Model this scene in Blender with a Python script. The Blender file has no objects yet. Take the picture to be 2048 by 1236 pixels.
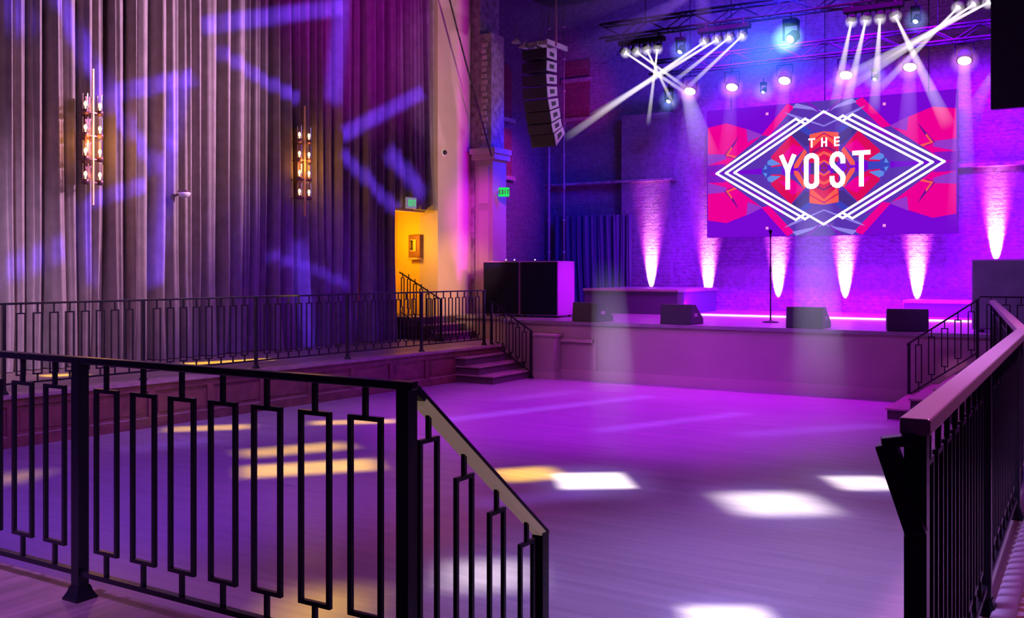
import bpy, math, random
from mathutils import Vector, Matrix
random.seed(7)
C = bpy.context.scene.collection
SC = bpy.context.scene
PI = math.pi

# ------------------------------------------------------------------ camera model
FP, HX, HY, ZC = 1950.0, 1024.0, 540.0, 2.06
AZ = math.radians(31.5)
FW = Vector((-math.sin(AZ), math.cos(AZ), 0)); RT = Vector((math.cos(AZ), math.sin(AZ), 0))
CAM = Vector((0, 0, ZC))
def ray(px, py): return FW + RT*((px-HX)/FP) + Vector((0, 0, -(py-HY)/FP))
def on_z(px, py, z):
    r = ray(px, py); return CAM + r*((z-ZC)/r.z)
def on_y(px, py, y):
    r = ray(px, py); return CAM + r*(y/r.y)
def on_x(px, py, x):
    r = ray(px, py); return CAM + r*(x/r.x)
# curtain wall plane (not quite square to the stage)
W0 = Vector((-13.0, 10.25, 0)); WD = Vector((.07, 1, 0)).normalized(); WN = Vector((WD.y, -WD.x, 0))
def on_wall(px, py, off=0.0):
    r = ray(px, py); k = (W0 + WN*off - CAM).dot(WN)/r.dot(WN); return CAM + r*k
def wall_s(px): return (on_wall(px, 540)-W0).dot(WD)
def WL(s, z, off=0.0):
    p = W0 + WD*s + WN*off; return Vector((p.x, p.y, z))
WROT = math.atan2(WD.y, WD.x)            # local x runs along the wall (away from camera), local -y faces the room

cam = bpy.data.cameras.new('camera'); co = bpy.data.objects.new('camera', cam); C.objects.link(co)
co.location = CAM; co.rotation_euler = (PI/2, 0, AZ)
cam.sensor_width = 36; cam.lens = FP/2048*36; cam.shift_y = (HY-618)/2048; cam.clip_end = 200
SC.camera = co
SC.view_settings.view_transform = 'Standard'; SC.view_settings.look = 'None'
SC.view_settings.exposure = 0; SC.view_settings.gamma = 1
SC.cycles.max_bounces = 6; SC.cycles.diffuse_bounces = 2; SC.cycles.glossy_bounces = 3
SC.cycles.transparent_max_bounces = 24; SC.cycles.volume_bounces = 0
SC.cycles.adaptive_threshold = .02; SC.cycles.sample_clamp_indirect = 3.0; SC.cycles.caustics_reflective = False; SC.cycles.caustics_refractive = False

# ------------------------------------------------------------------ mesh helpers
class MB:
    def __init__(s): s.v = []; s.f = []; s.m = []; s.sm = []
    def face(s, idx, m=0, sm=False): s.f.append(tuple(idx)); s.m.append(m); s.sm.append(sm)
    def poly(s, pts, m=0):
        b = len(s.v); s.v += [tuple(p) for p in pts]; s.face(range(b, b+len(pts)), m)
    def hexa(s, p, m=0):       # 8 points: bottom 4 ccw, top 4 ccw
        b = len(s.v); s.v += [tuple(q) for q in p]
        for f in ((3,2,1,0),(4,5,6,7),(0,1,5,4),(1,2,6,5),(2,3,7,6),(3,0,4,7)): s.face([b+i for i in f], m)
    def box(s, x0, x1, y0, y1, z0, z1, m=0):
        s.hexa([(x0,y0,z0),(x1,y0,z0),(x1,y1,z0),(x0,y1,z0),(x0,y0,z1),(x1,y0,z1),(x1,y1,z1),(x0,y1,z1)], m)
    def cbox(s, x0, x1, y0, y1, z0, z1, c=.01, m=0):   # box with chamfered edges (all 12)
        xs = (x0, x1); ys = (y0, y1); zs = (z0, z1); b = len(s.v); ix = {}
        for i in (0,1):
            for j in (0,1):
                for k in (0,1):
                    sx, sy, sz = (c if i == 0 else -c), (c if j == 0 else -c), (c if k == 0 else -c)
                    for ax, p in enumerate(((xs[i], ys[j]+sy, zs[k]+sz), (xs[i]+sx, ys[j], zs[k]+sz), (xs[i]+sx, ys[j]+sy, zs[k]))):
                        ix[i,j,k,ax] = len(s.v); s.v.append(p)
        for i in (0,1):
            s.face([ix[i,j,k,0] for j,k in (((0,0),(0,1),(1,1),(1,0)) if i == 0 else ((0,0),(1,0),(1,1),(0,1)))], m)
            s.face([ix[j,i,k,1] for j,k in (((0,0),(1,0),(1,1),(0,1)) if i == 0 else ((0,0),(0,1),(1,1),(1,0)))], m)
            s.face([ix[j,k,i,2] for j,k in (((0,0),(0,1),(1,1),(1,0)) if i == 0 else ((0,0),(1,0),(1,1),(0,1)))], m)
        for i in (0,1):
            for j in (0,1):
                s.face([ix[i,j,0,0], ix[i,j,1,0], ix[i,j,1,1], ix[i,j,0,1]], m)
                s.face([ix[i,0,j,0], ix[i,1,j,0], ix[i,1,j,2], ix[i,0,j,2]], m)
                s.face([ix[0,i,j,1], ix[1,i,j,1], ix[1,i,j,2], ix[0,i,j,2]], m)
        for i in (0,1):
            for j in (0,1):
                for k in (0,1): s.face([ix[i,j,k,0], ix[i,j,k,1], ix[i,j,k,2]], m)
    def bar(s, p0, p1, w, h, m=0, up=(0,0,1)):
        p0 = Vector(p0); p1 = Vector(p1); d = (p1-p0).normalized(); u = Vector(up)
        if abs(d.dot(u)) > .98: u = Vector((0,1,0)) if abs(d.y) < .9 else Vector((1,0,0))
        r = d.cross(u).normalized(); u = r.cross(d)
        q = [(-w/2,-h/2),(w/2,-h/2),(w/2,h/2),(-w/2,h/2)]
        s.hexa([p0+r*a+u*b for a,b in q]+[p1+r*a+u*b for a,b in q], m)
    def tube(s, p0, p1, r0, r1=None, n=12, m=0, caps=True):
        if r1 is None: r1 = r0
        p0 = Vector(p0); p1 = Vector(p1); d = (p1-p0).normalized()
        u = Vector((0,0,1)) if abs(d.z) < .9 else Vector((1,0,0)); r = d.cross(u).normalized(); u = r.cross(d)
        b = len(s.v)
        for p, rr in ((p0,r0),(p1,r1)):
            for i in range(n):
                a = 2*PI*i/n; s.v.append(tuple(p + r*(rr*math.cos(a)) + u*(rr*math.sin(a))))
        for i in range(n): s.face((b+i, b+(i+1)%n, b+n+(i+1)%n, b+n+i), m, True)
        if caps:
            s.face([b+i for i in range(n)][::-1], m); s.face([b+n+i for i in range(n)], m)
    def path(s, pts, r, n=8, m=0):
        for a, b in zip(pts, pts[1:]): s.tube(a, b, r, n=n, m=m)
    def lathe(s, prof, n=16, m=0, c=(0,0,0), axis='z'):
        b = len(s.v); c = Vector(c)
        for r, z in prof:
            for i in range(n):
                a = 2*PI*i/n; p = Vector((r*math.cos(a), r*math.sin(a), z))
                if axis == 'y': p = Vector((p.x, p.z, p.y))
                if axis == 'x': p = Vector((p.z, p.x, p.y))
                s.v.append(tuple(c+p))
        for j in range(len(prof)-1):
            for i in range(n):
                s.face((b+j*n+i, b+j*n+(i+1)%n, b+(j+1)*n+(i+1)%n, b+(j+1)*n+i), m, True)
        s.face([b+i for i in range(n)][::-1], m); k = b+(len(prof)-1)*n; s.face([k+i for i in range(n)], m)
    def frustum(s, b0, b1, z0, z1, m=0):   # square frustum
        s.hexa([(-b0,-b0,z0),(b0,-b0,z0),(b0,b0,z0),(-b0,b0,z0),(-b1,-b1,z1),(b1,-b1,z1),(b1,b1,z1),(-b1,b1,z1)], m)
    def mesh(s, name, mats):
        me = bpy.data.meshes.new(name); me.from_pydata(s.v, [], s.f)
        for mt in (mats if isinstance(mats, (list, tuple)) else [mats]): me.materials.append(mt)
        me.polygons.foreach_set('material_index', s.m); me.polygons.foreach_set('use_smooth', s.sm)
        me.update(); return me

def link(name, data, parent=None, loc=None, rot=None):
    o = bpy.data.objects.new(name, data); C.objects.link(o)
    if parent is not None: o.parent = parent
    if loc is not None: o.location = loc
    if rot is not None: o.rotation_euler = rot
    return o
def obj(name, mb, mat, parent=None, loc=None, rot=None, bevel=0):
    o = link(name, mb.mesh(name, mat), parent, loc, rot)
    if bevel:
        b = o.modifiers.new('bevel', 'BEVEL'); b.width = bevel; b.segments = 2; b.limit_method = 'ANGLE'
    return o
def tag(o, label, cat, group=None, kind=None):
    o['label'] = label; o['category'] = cat
    if group: o['group'] = group
    if kind: o['kind'] = kind
    return o
def thing(name, label, cat, loc=(0,0,0), rot=(0,0,0), group=None):
    return tag(link(name, None, None, loc, rot), label, cat, group)
def struct(name, mb, mat, loc=None, rot=None, parent=None):
    o = obj(name, mb, mat, parent, loc, rot)
    if parent is None: o['kind'] = 'structure'
    return o
def copy_tree(o, parent=None):
    c = o.copy(); C.objects.link(c); c.parent = parent
    for ch in [k for k in o.children]: copy_tree(ch, c)
    return c

# ------------------------------------------------------------------ materials
def lin(c): return tuple((x/12.92 if x <= .04045 else ((x+.055)/1.055)**2.4) for x in c)
def rgb(r, g, b): return lin((r/255, g/255, b/255))+(1,)
def mat(name, col, rough=.6, metal=0.0, emit=None, es=0.0, spec=.5, noise=None, bump=0.0, sheen=0.0):
    m = bpy.data.materials.new(name); m.use_nodes = True; nt = m.node_tree; b = nt.nodes['Principled BSDF']
    b.inputs['Base Color'].default_value = col if len(col) == 4 else tuple(col)+(1,)
    b.inputs['Roughness'].default_value = rough; b.inputs['Metallic'].default_value = metal
    b.inputs['Specular IOR Level'].default_value = spec
    if sheen: b.inputs['Sheen Weight'].default_value = sheen
    if emit is not None:
        b.inputs['Emission Color'].default_value = emit if len(emit) == 4 else tuple(emit)+(1,)
        b.inputs['Emission Strength'].default_value = es
    if noise:
        sc, amt = noise
        tc = nt.nodes.new('ShaderNodeTexCoord'); n = nt.nodes.new('ShaderNodeTexNoise'); n.inputs['Scale'].default_value = sc; n.inputs['Detail'].default_value = 5
        nt.links.new(tc.outputs['Object'], n.inputs['Vector'])
        r = nt.nodes.new('ShaderNodeValToRGB'); c = b.inputs['Base Color'].default_value
        r.color_ramp.elements[0].position = .3; r.color_ramp.elements[1].position = .7
        r.color_ramp.elements[0].color = tuple(x*(1-amt) for x in c[:3])+(1,); r.color_ramp.elements[1].color = tuple(min(1, x*(1+amt)) for x in c[:3])+(1,)
        nt.links.new(n.outputs['Fac'], r.inputs['Fac']); nt.links.new(r.outputs['Color'], b.inputs['Base Color'])
        if bump:
            bp = nt.nodes.new('ShaderNodeBump'); bp.inputs['Strength'].default_value = bump; bp.inputs['Distance'].default_value = .01
            nt.links.new(n.outputs['Fac'], bp.inputs['Height']); nt.links.new(bp.outputs['Normal'], b.inputs['Normal'])
    return m
def emis(name, col, s):
    m = bpy.data.materials.new(name); m.use_nodes = True; nt = m.node_tree; nt.nodes.clear()
    e = nt.nodes.new('ShaderNodeEmission'); o = nt.nodes.new('ShaderNodeOutputMaterial')
    e.inputs['Color'].default_value = col if len(col) == 4 else tuple(col)+(1,); e.inputs['Strength'].default_value = s
    nt.links.new(e.outputs[0], o.inputs['Surface']); return m

def planks(name, c0, c1, rough, row=.09, length=1.3, rot=0.0, bump=.15, mort=.45, grain=.8):
    m = mat(name, c0, rough); nt = m.node_tree; b = nt.nodes['Principled BSDF']; L = nt.links.new
    tc = nt.nodes.new('ShaderNodeTexCoord'); mp = nt.nodes.new('ShaderNodeMapping'); mp.inputs['Rotation'].default_value = (0,0,rot)
    L(tc.outputs['Object'], mp.inputs['Vector'])
    br = nt.nodes.new('ShaderNodeTexBrick'); br.inputs['Scale'].default_value = 1; br.inputs['Brick Width'].default_value = length; br.inputs['Row Height'].default_value = row
    br.inputs['Mortar Size'].default_value = .002; br.inputs['Mortar Smooth'].default_value = .3; br.offset = .37
    br.inputs['Color1'].default_value = c0; br.inputs['Color2'].default_value = c1; br.inputs['Mortar'].default_value = tuple(x*mort for x in c0[:3])+(1,)
    L(mp.outputs[0], br.inputs['Vector'])
    m2 = nt.nodes.new('ShaderNodeMapping'); m2.inputs['Scale'].default_value = (.6, 9, 1); L(mp.outputs[0], m2.inputs['Vector'])
    n = nt.nodes.new('ShaderNodeTexNoise'); n.inputs['Scale'].default_value = 1.5; n.inputs['Detail'].default_value = 6; L(m2.outputs[0], n.inputs['Vector'])
    mx = nt.nodes.new('ShaderNodeMixRGB'); mx.blend_type = 'MULTIPLY'; mx.inputs['Fac'].default_value = grain
    rp = nt.nodes.new('ShaderNodeValToRGB'); rp.color_ramp.elements[0].position = .3; rp.color_ramp.elements[0].color = (.5,.5,.5,1); rp.color_ramp.elements[1].position = .75
    L(n.outputs['Fac'], rp.inputs['Fac']); L(br.outputs['Color'], mx.inputs['Color1']); L(rp.outputs['Color'], mx.inputs['Color2']); L(mx.outputs[0], b.inputs['Base Color'])
    n2 = nt.nodes.new('ShaderNodeTexNoise'); n2.inputs['Scale'].default_value = .9; n2.inputs['Detail'].default_value = 3; L(m2.outputs[0], n2.inputs['Vector'])
    mr = nt.nodes.new('ShaderNodeMapRange'); mr.inputs['To Min'].default_value = rough-.08; mr.inputs['To Max'].default_value = rough+.16; L(n2.outputs['Fac'], mr.inputs['Value']); L(mr.outputs[0], b.inputs['Roughness'])
    bp = nt.nodes.new('ShaderNodeBump'); bp.inputs['Strength'].default_value = bump; bp.inputs['Distance'].default_value = .004; L(n.outputs['Fac'], bp.inputs['Height']); L(bp.outputs['Normal'], b.inputs['Normal'])
    return m
def brick(name, c0, c1, mortar, axis='xz', bump=1.0):
    m = mat(name, c0, .62); nt = m.node_tree; b = nt.nodes['Principled BSDF']; L = nt.links.new
    tc = nt.nodes.new('ShaderNodeTexCoord'); sp = nt.nodes.new('ShaderNodeSeparateXYZ'); cb = nt.nodes.new('ShaderNodeCombineXYZ')
    L(tc.outputs['Object'], sp.inputs[0]); L(sp.outputs['X' if axis == 'xz' else 'Y'], cb.inputs['X']); L(sp.outputs['Z'], cb.inputs['Y'])
    br = nt.nodes.new('ShaderNodeTexBrick'); br.inputs['Scale'].default_value = 1; br.inputs['Brick Width'].default_value = .235; br.inputs['Row Height'].default_value = .082
    br.inputs['Mortar Size'].default_value = .012; br.inputs['Mortar Smooth'].default_value = .25; br.inputs['Bias'].default_value = .1
    br.inputs['Color1'].default_value = c0; br.inputs['Color2'].default_value = c1; br.inputs['Mortar'].default_value = mortar
    L(cb.outputs[0], br.inputs['Vector'])
    n = nt.nodes.new('ShaderNodeTexNoise'); n.inputs['Scale'].default_value = 9; n.inputs['Detail'].default_value = 6; n.inputs['Roughness'].default_value = .7; L(tc.outputs['Object'], n.inputs['Vector'])
    mx = nt.nodes.new('ShaderNodeMixRGB'); mx.blend_type = 'MULTIPLY'; mx.inputs['Fac'].default_value = .7
    rp = nt.nodes.new('ShaderNodeValToRGB'); rp.color_ramp.elements[0].position = .3; rp.color_ramp.elements[0].color = (.35,.35,.35,1); rp.color_ramp.elements[1].position = .7
    L(n.outputs['Fac'], rp.inputs['Fac']); L(br.outputs['Color'], mx.inputs['Color1']); L(rp.outputs[0], mx.inputs['Color2']); L(mx.outputs[0], b.inputs['Base Color'])
    sub = nt.nodes.new('ShaderNodeMath'); sub.operation = 'MULTIPLY_ADD'; sub.inputs[1].default_value = -1.0; L(br.outputs['Fac'], sub.inputs[0])
    b2 = nt.nodes.new('ShaderNodeTexBrick'); b2.inputs['Scale'].default_value = 1
    for k_, v_ in (('Brick Width',.235),('Row Height',.082),('Mortar Size',.012),('Mortar Smooth',.25),('Color1',(0,0,0,1)),('Color2',(1,1,1,1)),('Mortar',(.2,.2,.2,1))): b2.inputs[k_].default_value = v_
    L(cb.outputs[0], b2.inputs['Vector']); rn = nt.nodes.new('ShaderNodeMath'); rn.operation = 'MULTIPLY_ADD'; rn.inputs[1].default_value = .7; L(b2.outputs['Color'], rn.inputs[0])
    nm = nt.nodes.new('ShaderNodeMath'); nm.operation = 'MULTIPLY'; nm.inputs[1].default_value = 1.2; L(n.outputs['Fac'], nm.inputs[0]); L(nm.outputs[0], rn.inputs[2]); L(rn.outputs[0], sub.inputs[2])
    bp = nt.nodes.new('ShaderNodeBump'); bp.inputs['Strength'].default_value = bump; bp.inputs['Distance'].default_value = .09; L(sub.outputs[0], bp.inputs['Height']); L(bp.outputs['Normal'], b.inputs['Normal'])
    return m

M = {}
M['floor'] = planks('dance_floor_wood', (.40,.34,.36,1), (.355,.30,.32,1), .30, .085, 1.6, 0.0, .06, .75, .45)
M['platform'] = planks('platform_wood', (.36,.26,.24,1), (.27,.20,.18,1), .36, .09, 1.4, PI/2)
M['deck'] = mat('stage_deck', (.30,.26,.30), .28, noise=(3,.25))
M['wainscot'] = mat('wainscot_wood', (.22,.085,.07), .35, noise=(6,.25))
M['nosing'] = mat('nosing_wood', (.40,.27,.25), .3, noise=(6,.2))
M['stage_face'] = mat('stage_face_paint', (.42,.33,.31), .5, noise=(1.2,.08))
M['trim_paint'] = mat('trim_paint', (.5,.38,.36), .45)
M['cream'] = mat('cream_paint', (.55,.42,.33), .6, noise=(2,.06))
M['plaster'] = mat('old_plaster', (.30,.24,.26), .7, noise=(7,.5), bump=.5)
M['corridor'] = mat('corridor_orange_lit', (.80,.50,.06), .6)  # warm white wall with the orange lamp light put into its base colour
M['stepdark'] = mat('step_carpet', (.10,.06,.08), .7)
M['metal'] = mat('black_metal', (.022,.020,.030), .32, .5)
M['capmetal'] = mat('dark_cap_metal', (.36,.22,.26), .4, .2)
M['tan'] = mat('tan_lit_side', (.66,.48,.38), .45, emit=(.55,.36,.26), es=.22)  # warm light on the stair rail side, put into colour and glow
M['curtain'] = mat('curtain_fabric', (.30,.25,.25), .8, noise=(5,.15))
M['drape'] = mat('stage_drape', (.10,.08,.14), .85)
M['black'] = mat('black_paint', (.015,.014,.02), .6)
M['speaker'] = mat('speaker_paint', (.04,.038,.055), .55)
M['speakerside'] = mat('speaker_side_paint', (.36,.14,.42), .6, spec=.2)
M['grille'] = mat('speaker_grille', (.006,.006,.03), .8, spec=.08, noise=(120,.6))
M['cover'] = mat('grey_cover', (.16,.14,.17), .7, noise=(3,.2))
M['array'] = mat('array_cabinet', (.45,.40,.46), .5)
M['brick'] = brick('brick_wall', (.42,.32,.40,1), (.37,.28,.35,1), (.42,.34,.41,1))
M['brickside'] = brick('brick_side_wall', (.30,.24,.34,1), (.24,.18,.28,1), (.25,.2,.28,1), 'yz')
M['brass'] = mat('brass', (.75,.45,.20), .5, .7)
M['bronze'] = mat('bronze', (.20,.10,.12), .4, .7)
M['truss'] = mat('truss_metal', (.022,.02,.03), .7, spec=.15)
M['whiteplastic'] = mat('white_plastic', (.75,.72,.74), .4)
M['greylight'] = mat('lamp_housing', (.008,.008,.012), .8, spec=.06)
M['bulb'] = emis('bulb_glow', (1,.50,.13), 13)
M['lens_white'] = emis('lens_white', (1,.93,.98), 25)
M['lens_pink'] = emis('lens_pink', (1,.72,.95), 14)
M['lens_blue'] = emis('lens_blue', (.35,.55,1), 10)
M['lens_cyan'] = emis('lens_cyan', (.35,.85,1), 30)
M['strip'] = emis('strip_glow', (1,.45,.85), 2.2)
M['green'] = emis('exit_green', (.02,.8,.12), 1.0)
M['exitwhite'] = mat('exit_face', (.7,.7,.75), .5, emit=(.6,.6,.8), es=.22)
def glass_shade():
    m = bpy.data.materials.new('clear_glass'); m.use_nodes = True; nt = m.node_tree; nt.nodes.clear(); L = nt.links.new
    t = nt.nodes.new('ShaderNodeBsdfTransparent'); t.inputs[0].default_value = (.97,.93,.92,1); g = nt.nodes.new('ShaderNodeBsdfGlossy'); g.inputs['Roughness'].default_value = .08
    lw = nt.nodes.new('ShaderNodeLayerWeight'); lw.inputs['Blend'].default_value = .35; mx = nt.nodes.new('ShaderNodeMixShader'); o = nt.nodes.new('ShaderNodeOutputMaterial')
    L(lw.outputs['Fresnel'], mx.inputs[0]); L(t.outputs[0], mx.inputs[1]); L(g.outputs[0], mx.inputs[2]); L(mx.outputs[0], o.inputs[0]); return m
M['glass'] = glass_shade()

ZP, ZS = .61, 1.08            # platform and stage heights
YS, YB, YL = 16.40, 23.2, 22.6   # stage front, back wall, LED wall

# ------------------------------------------------------------------ SETTING
mb = MB(); mb.box(-12.5, 0.5, 3.0, 17.2, -.1, 0); struct('floor', mb, M['floor'])

# far left platform along the curtain wall
eA, eB = on_z(9, 790.6, ZP), on_z(969.5, 690.8, ZP)
ED = (eB-eA).normalized()
def edge(y): return eA + ED*((y-eA.y)/ED.y)
Y0, Y1 = 2.0, 16.15
mb = MB()
a, b = edge(Y0), edge(Y1); wa, wb = WL((Y0-10.25)/WD.y, 0, -.3), WL((Y1+1.4-10.25)/WD.y, 0, -.3)
mb.hexa([(wa.x,Y0,0),(a.x-.06,Y0,0),(b.x-.06,Y1,0),(wb.x,Y1,0)] + [(wa.x,Y0,ZP-.001),(a.x-.06,Y0,ZP-.001),(b.x-.06,Y1,ZP-.001),(wb.x,Y1,ZP-.001)])
mb.hexa([(wb.x,Y1,0),(b.x-.06,Y1,0),(b.x-.06,YS+1,0),(wb.x,YS+1.3,0)] + [(wb.x,Y1,ZP-.001),(b.x-.06,Y1,ZP-.001),(b.x-.06,YS+1,ZP-.001),(wb.x,YS+1.3,ZP-.001)])
struct('floor_platform', mb, M['platform'])
# wainscot on the platform side: stiles, rails, bevelled panel beads
rotE = math.atan2(ED.y, ED.x); LE = (b-a).length
mb = MB(); f0 = -.06
mb.box(0, LE, f0, f0+.30*0+.045, 0, ZP-.05, 0)                       # backing (local -y faces the room)
# local frame: x along edge, -y toward the room
mb.box(0, LE, -.085, f0, 0, .13, 0); mb.box(0, LE, -.085, f0, ZP-.13, ZP-.04, 0)
n = int(LE/.92)
for i in range(n+1): mb.box(i*.92-.05, i*.92+.05, -.085, f0, .13, ZP-.13, 0)
for i in range(n):
    x0, x1 = i*.92+.05, (i+1)*.92-.05
    mb.box(x0, x1, -.085, f0, .125, .14, 1); mb.box(x0+.06, x1-.06, -.07, f0, .19, ZP-.19, 0)
mb.box(-.1, LE, -.12, .25, ZP-.04, ZP, 1)
struct('trim_1', mb, [M['wainscot'], M['nosing']], (a.x, Y0, 0), (0,0,rotE))

# near platform the camera stands on and the raised floor beyond the camera-side railing
mb = MB()
mb.box(-9, -2.02, -3.5, 2.80, 0, ZP); mb.box(-2.02, -.40, -3.5, 2.55, 0, ZP)
mb.poly([(-.53,-3.5,ZP),(5,-3.5,ZP),(5,16.3,ZP),(-1.75,16.3,ZP),(-1.75,13.9,ZP),(-1.35,13.8,ZP),(-.58,7.13,ZP),(-.53,2.6,ZP)])
pl = [(-.53,2.55),(-.58,7.13),(-1.35,13.8),(-1.75,13.9),(-1.75,16.3)]
for p, q in zip(pl, pl[1:]): mb.poly([(p[0],p[1],0),(q[0],q[1],0),(q[0],q[1],ZP),(p[0],p[1],ZP)])
struct('floor_gallery', mb, M['platform'])
mb = MB()
for i in range(3): mb.box(-2.0, -.55, 2.55, 2.55+.28*(3-i), .1525*i, .1525*(i+1))
struct('stairs_near', mb, M['platform'])

# stage: deck and front
mb = MB()
mb.box(-10.25, 3.5, YS+.03, YB+.3, 0, ZS-.06, 1); mb.box(-13.6, -10.25, YS+1.05, YB+.3, 0, ZS-.06, 1)
mb.box(-10.3, 3.5, YS-.02, YB+.3, ZS-.06, ZS, 0); mb.box(-13.6, -10.3, YS+1.0, YB+.3, ZS-.06, ZS, 0)
struct('stage', mb, [M['deck'], M['stage_face']])
mb = MB()                                           # mouldings on the stage front
mb.box(-10.2, 3.4, YS-.03, YS+.03, 0, .13, 0); mb.box(-10.2, 3.4, YS-.02, YS+.03, .13, .17, 0)
pa, pb = on_y(1118, 690, YS).x, on_y(1190, 690, YS).x
for x in (pa, pb): mb.box(x-.035, x+.035, YS-.03, YS+.03, .17, .75, 0)
mb.box(pa, pb, YS-.03, YS+.03, .69, .75, 0)
struct('trim_2', mb, M['trim_paint'])

# far stairs: platform down to the dance floor, beside the stage front
sx = -10.32
mb = MB()
for i in range(3):
    mb.box(sx-.5, sx+.30*(3-i)-.02, 14.75, YS-.04, .1525*i, .1525*(i+1)-.025, 0)
    mb.box(sx-.5, sx+.30*(3-i), 14.72, YS-.04, .1525*(i+1)-.025, .1525*(i+1), 1)
struct('stairs_far', mb, [M['stepdark'], M['nosing']])
mb = MB(); mb.box(-9.42, -8.95, YS-.28, YS+.05, 0, .80, 0); mb.box(-9.45, -8.92, YS-.31, YS+.05, .80, .84, 1); mb.box(-9.45, -8.92, YS-.30, YS+.05, 0, .12, 1)
struct('trim_3', mb, [M['stage_face'], M['trim_paint']])

# stairs beside the stage up to the gallery
mb = MB()
for i in range(3):
    mb.box(-2.62+.30*i, -1.6, 14.2, YS-.04, .1525*i, .1525*(i+1)-.025, 0); mb.box(-2.64+.30*i, -1.6, 14.17, YS-.04, .1525*(i+1)-.025, .1525*(i+1), 1)
struct('stairs_side', mb, [M['stepdark'], M['nosing']])

# left wall with the lit doorway
s0, s1 = wall_s(794), wall_s(877); ZD = 3.33
sEnd = (18.55-10.25)/WD.y
mb = MB()
def wl_box(mb, sa, sb, za, zb, o0, o1, m=0): mb.box(sa, sb, -o1, -o0, za, zb, m)
wl_box(mb, -9, s0, 0, 9, -.55, -.40); wl_box(mb, s0, s1, ZD, 9, -.55, -.40); wl_box(mb, s1, sEnd, 0, 9, -.55, -.02); wl_box(mb, s0, s1, 0, ZS, -.55, -.40)
struct('wall_left', mb, M['cream'], W0, (0,0,WROT))
mb = MB()                                            # corridor behind the doorway
wl_box(mb, s0-.9, s1+.0, ZS-.05, ZS, -2.0, -.14, 1); wl_box(mb, s0-.9, s1+.12, ZS, 3.7, -1.3, -1.2, 0); wl_box(mb, s1, s1+.12, ZS, 3.7, -1.3, -.55, 0)
wl_box(mb, s0-1, s0-.9, ZS, 3.7, -1.3, -.2, 0); wl_box(mb, s0-.9, s1+.12, 3.6, 3.7, -1.3, -.55, 0)
struct('wall_corridor', mb, [M['corridor'], M['stepdark']], W0, (0,0,WROT))
mb = MB()                                            # steps from doorway down to the platform
for i in range(3):
    o1 = .12 + .28*(3-i)
    wl_box(mb, s0+.28, s1+.12, ZP, ZP+.157*(i+1)-.02, -.14, o1-.02, 0); wl_box(mb, s0+.28, s1+.12, ZP+.157*(i+1)-.02, ZP+.157*(i+1), -.14, o1, 1)
struct('stairs_door', mb, [M['stepdark'], M['nosing']], W0, (0,0,WROT))

# proscenium pilaster, capital, base
P = WL(sEnd, 0)
mb = MB()
mb.box(P.x-.25, P.x+.24, 18.5, 19.3, 0, 9, 0)                                   # pilaster face in shade, the shade put into a darker plaster colour
mb.box(P.x+.16, P.x+.62, 18.42, 19.0, ZS, 4.55, 1)                               # panelled pilaster
mb.box(P.x+.16+.10, P.x+.62-.10, 18.40, 18.5, 1.6, 3.4, 2); mb.box(P.x+.16+.10, P.x+.62-.10, 18.40, 18.5, 3.55, 4.4, 2)
mb.box(P.x+.10, P.x+.70, 18.36, 19.05, 4.55, 4.68, 2); mb.box(P.x+.06, P.x+.74, 18.32, 19.05, 4.68, 4.80, 2)
mb.box(P.x+.22, P.x+.56, 18.46, 19.0, 4.80, 7.4, 0)                                # worn shaft above the capital
for k in range(16): mb.cbox(P.x+.30+.02*(k%2), P.x+.46-.02*(k%3), 18.43, 18.5, 5.0+k*.14, 5.09+k*.14, .012, 2)
struct('pillar_1', mb, [M['plaster'], M['stage_face'], M['trim_paint']])

# stage walls
SX = -13.0
mb = MB(); mb.box(SX-.3, 4, YB, YB+.3, 0, 9.2); struct('wall_back', mb, M['brick'])
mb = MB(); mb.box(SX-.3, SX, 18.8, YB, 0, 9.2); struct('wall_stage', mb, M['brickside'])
mb = MB()
x0, x1 = on_y(1243, 400, YB-.25).x, on_y(1340, 400, YB-.25).x
mb.box(x0, x1, YB-.25, YB+.02, ZS, on_y(1290, 228, YB-.25).z); struct('pillar_2', mb, M['brick'])
zl = on_y(1220, 364, YB-.3).z
mb = MB(); mb.box(SX, x1+.1, YB-.3, YB+.02, zl-.03, zl+.03); mb.box(on_y(1900,330,YB).x, 3.5, YB-.12, YB+.02, on_y(2000,328,YB).z-.04, on_y(2000,328,YB).z+.04); struct('trim_4', mb, M['plaster'])
mb = MB(); mb.box(-14, 4, 12.0, YB+.3, 9.2, 9.4); struct('ceiling', mb, M['black'])

# bricked-up windows of the stage walls
def arch_window(name, w, h, arch, m, loc, rot):
    mb = MB(); pts = [(-w/2, 0, 0), (w/2, 0, 0), (w/2, 0, h)]
    if arch:
        for i in range(1, 12):
            t = PI*i/12; pts.append((w/2*math.cos(t), 0, h+w*.35*math.sin(t)))
    pts.append((-w/2, 0, h)); k = len(pts); b = len(mb.v)
    mb.v += [(p[0], -.02, p[2]) for p in pts] + [(p[0], .04, p[2]) for p in pts]
    mb.face(range(b, b+k)); 
    for i in range(k): mb.face((b+i, b+k+i, b+k+(i+1)%k, b+(i+1)%k))
    mb.bar((-w/2-.05,-.04,-.05), (w/2+.05,-.04,-.05), .12, .1, 1)
    o = struct(name, mb, [m, M['plaster']], loc, rot); return o
M['infill'] = brick('infill_brick', (.42,.10,.14,1), (.34,.08,.11,1), (.3,.12,.15,1))
q = on_x(1008, 235, SX); arch_window('window_1', .62, 1.15, True, M['infill'], (SX+.02, q.y, on_x(1008, 236, SX).z), (0,0,PI/2))
arch_window('window_2', .62, 1.2, False, M['infill'], (SX+.02, q.y, on_x(1008, 352, SX).z), (0,0,PI/2))
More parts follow.
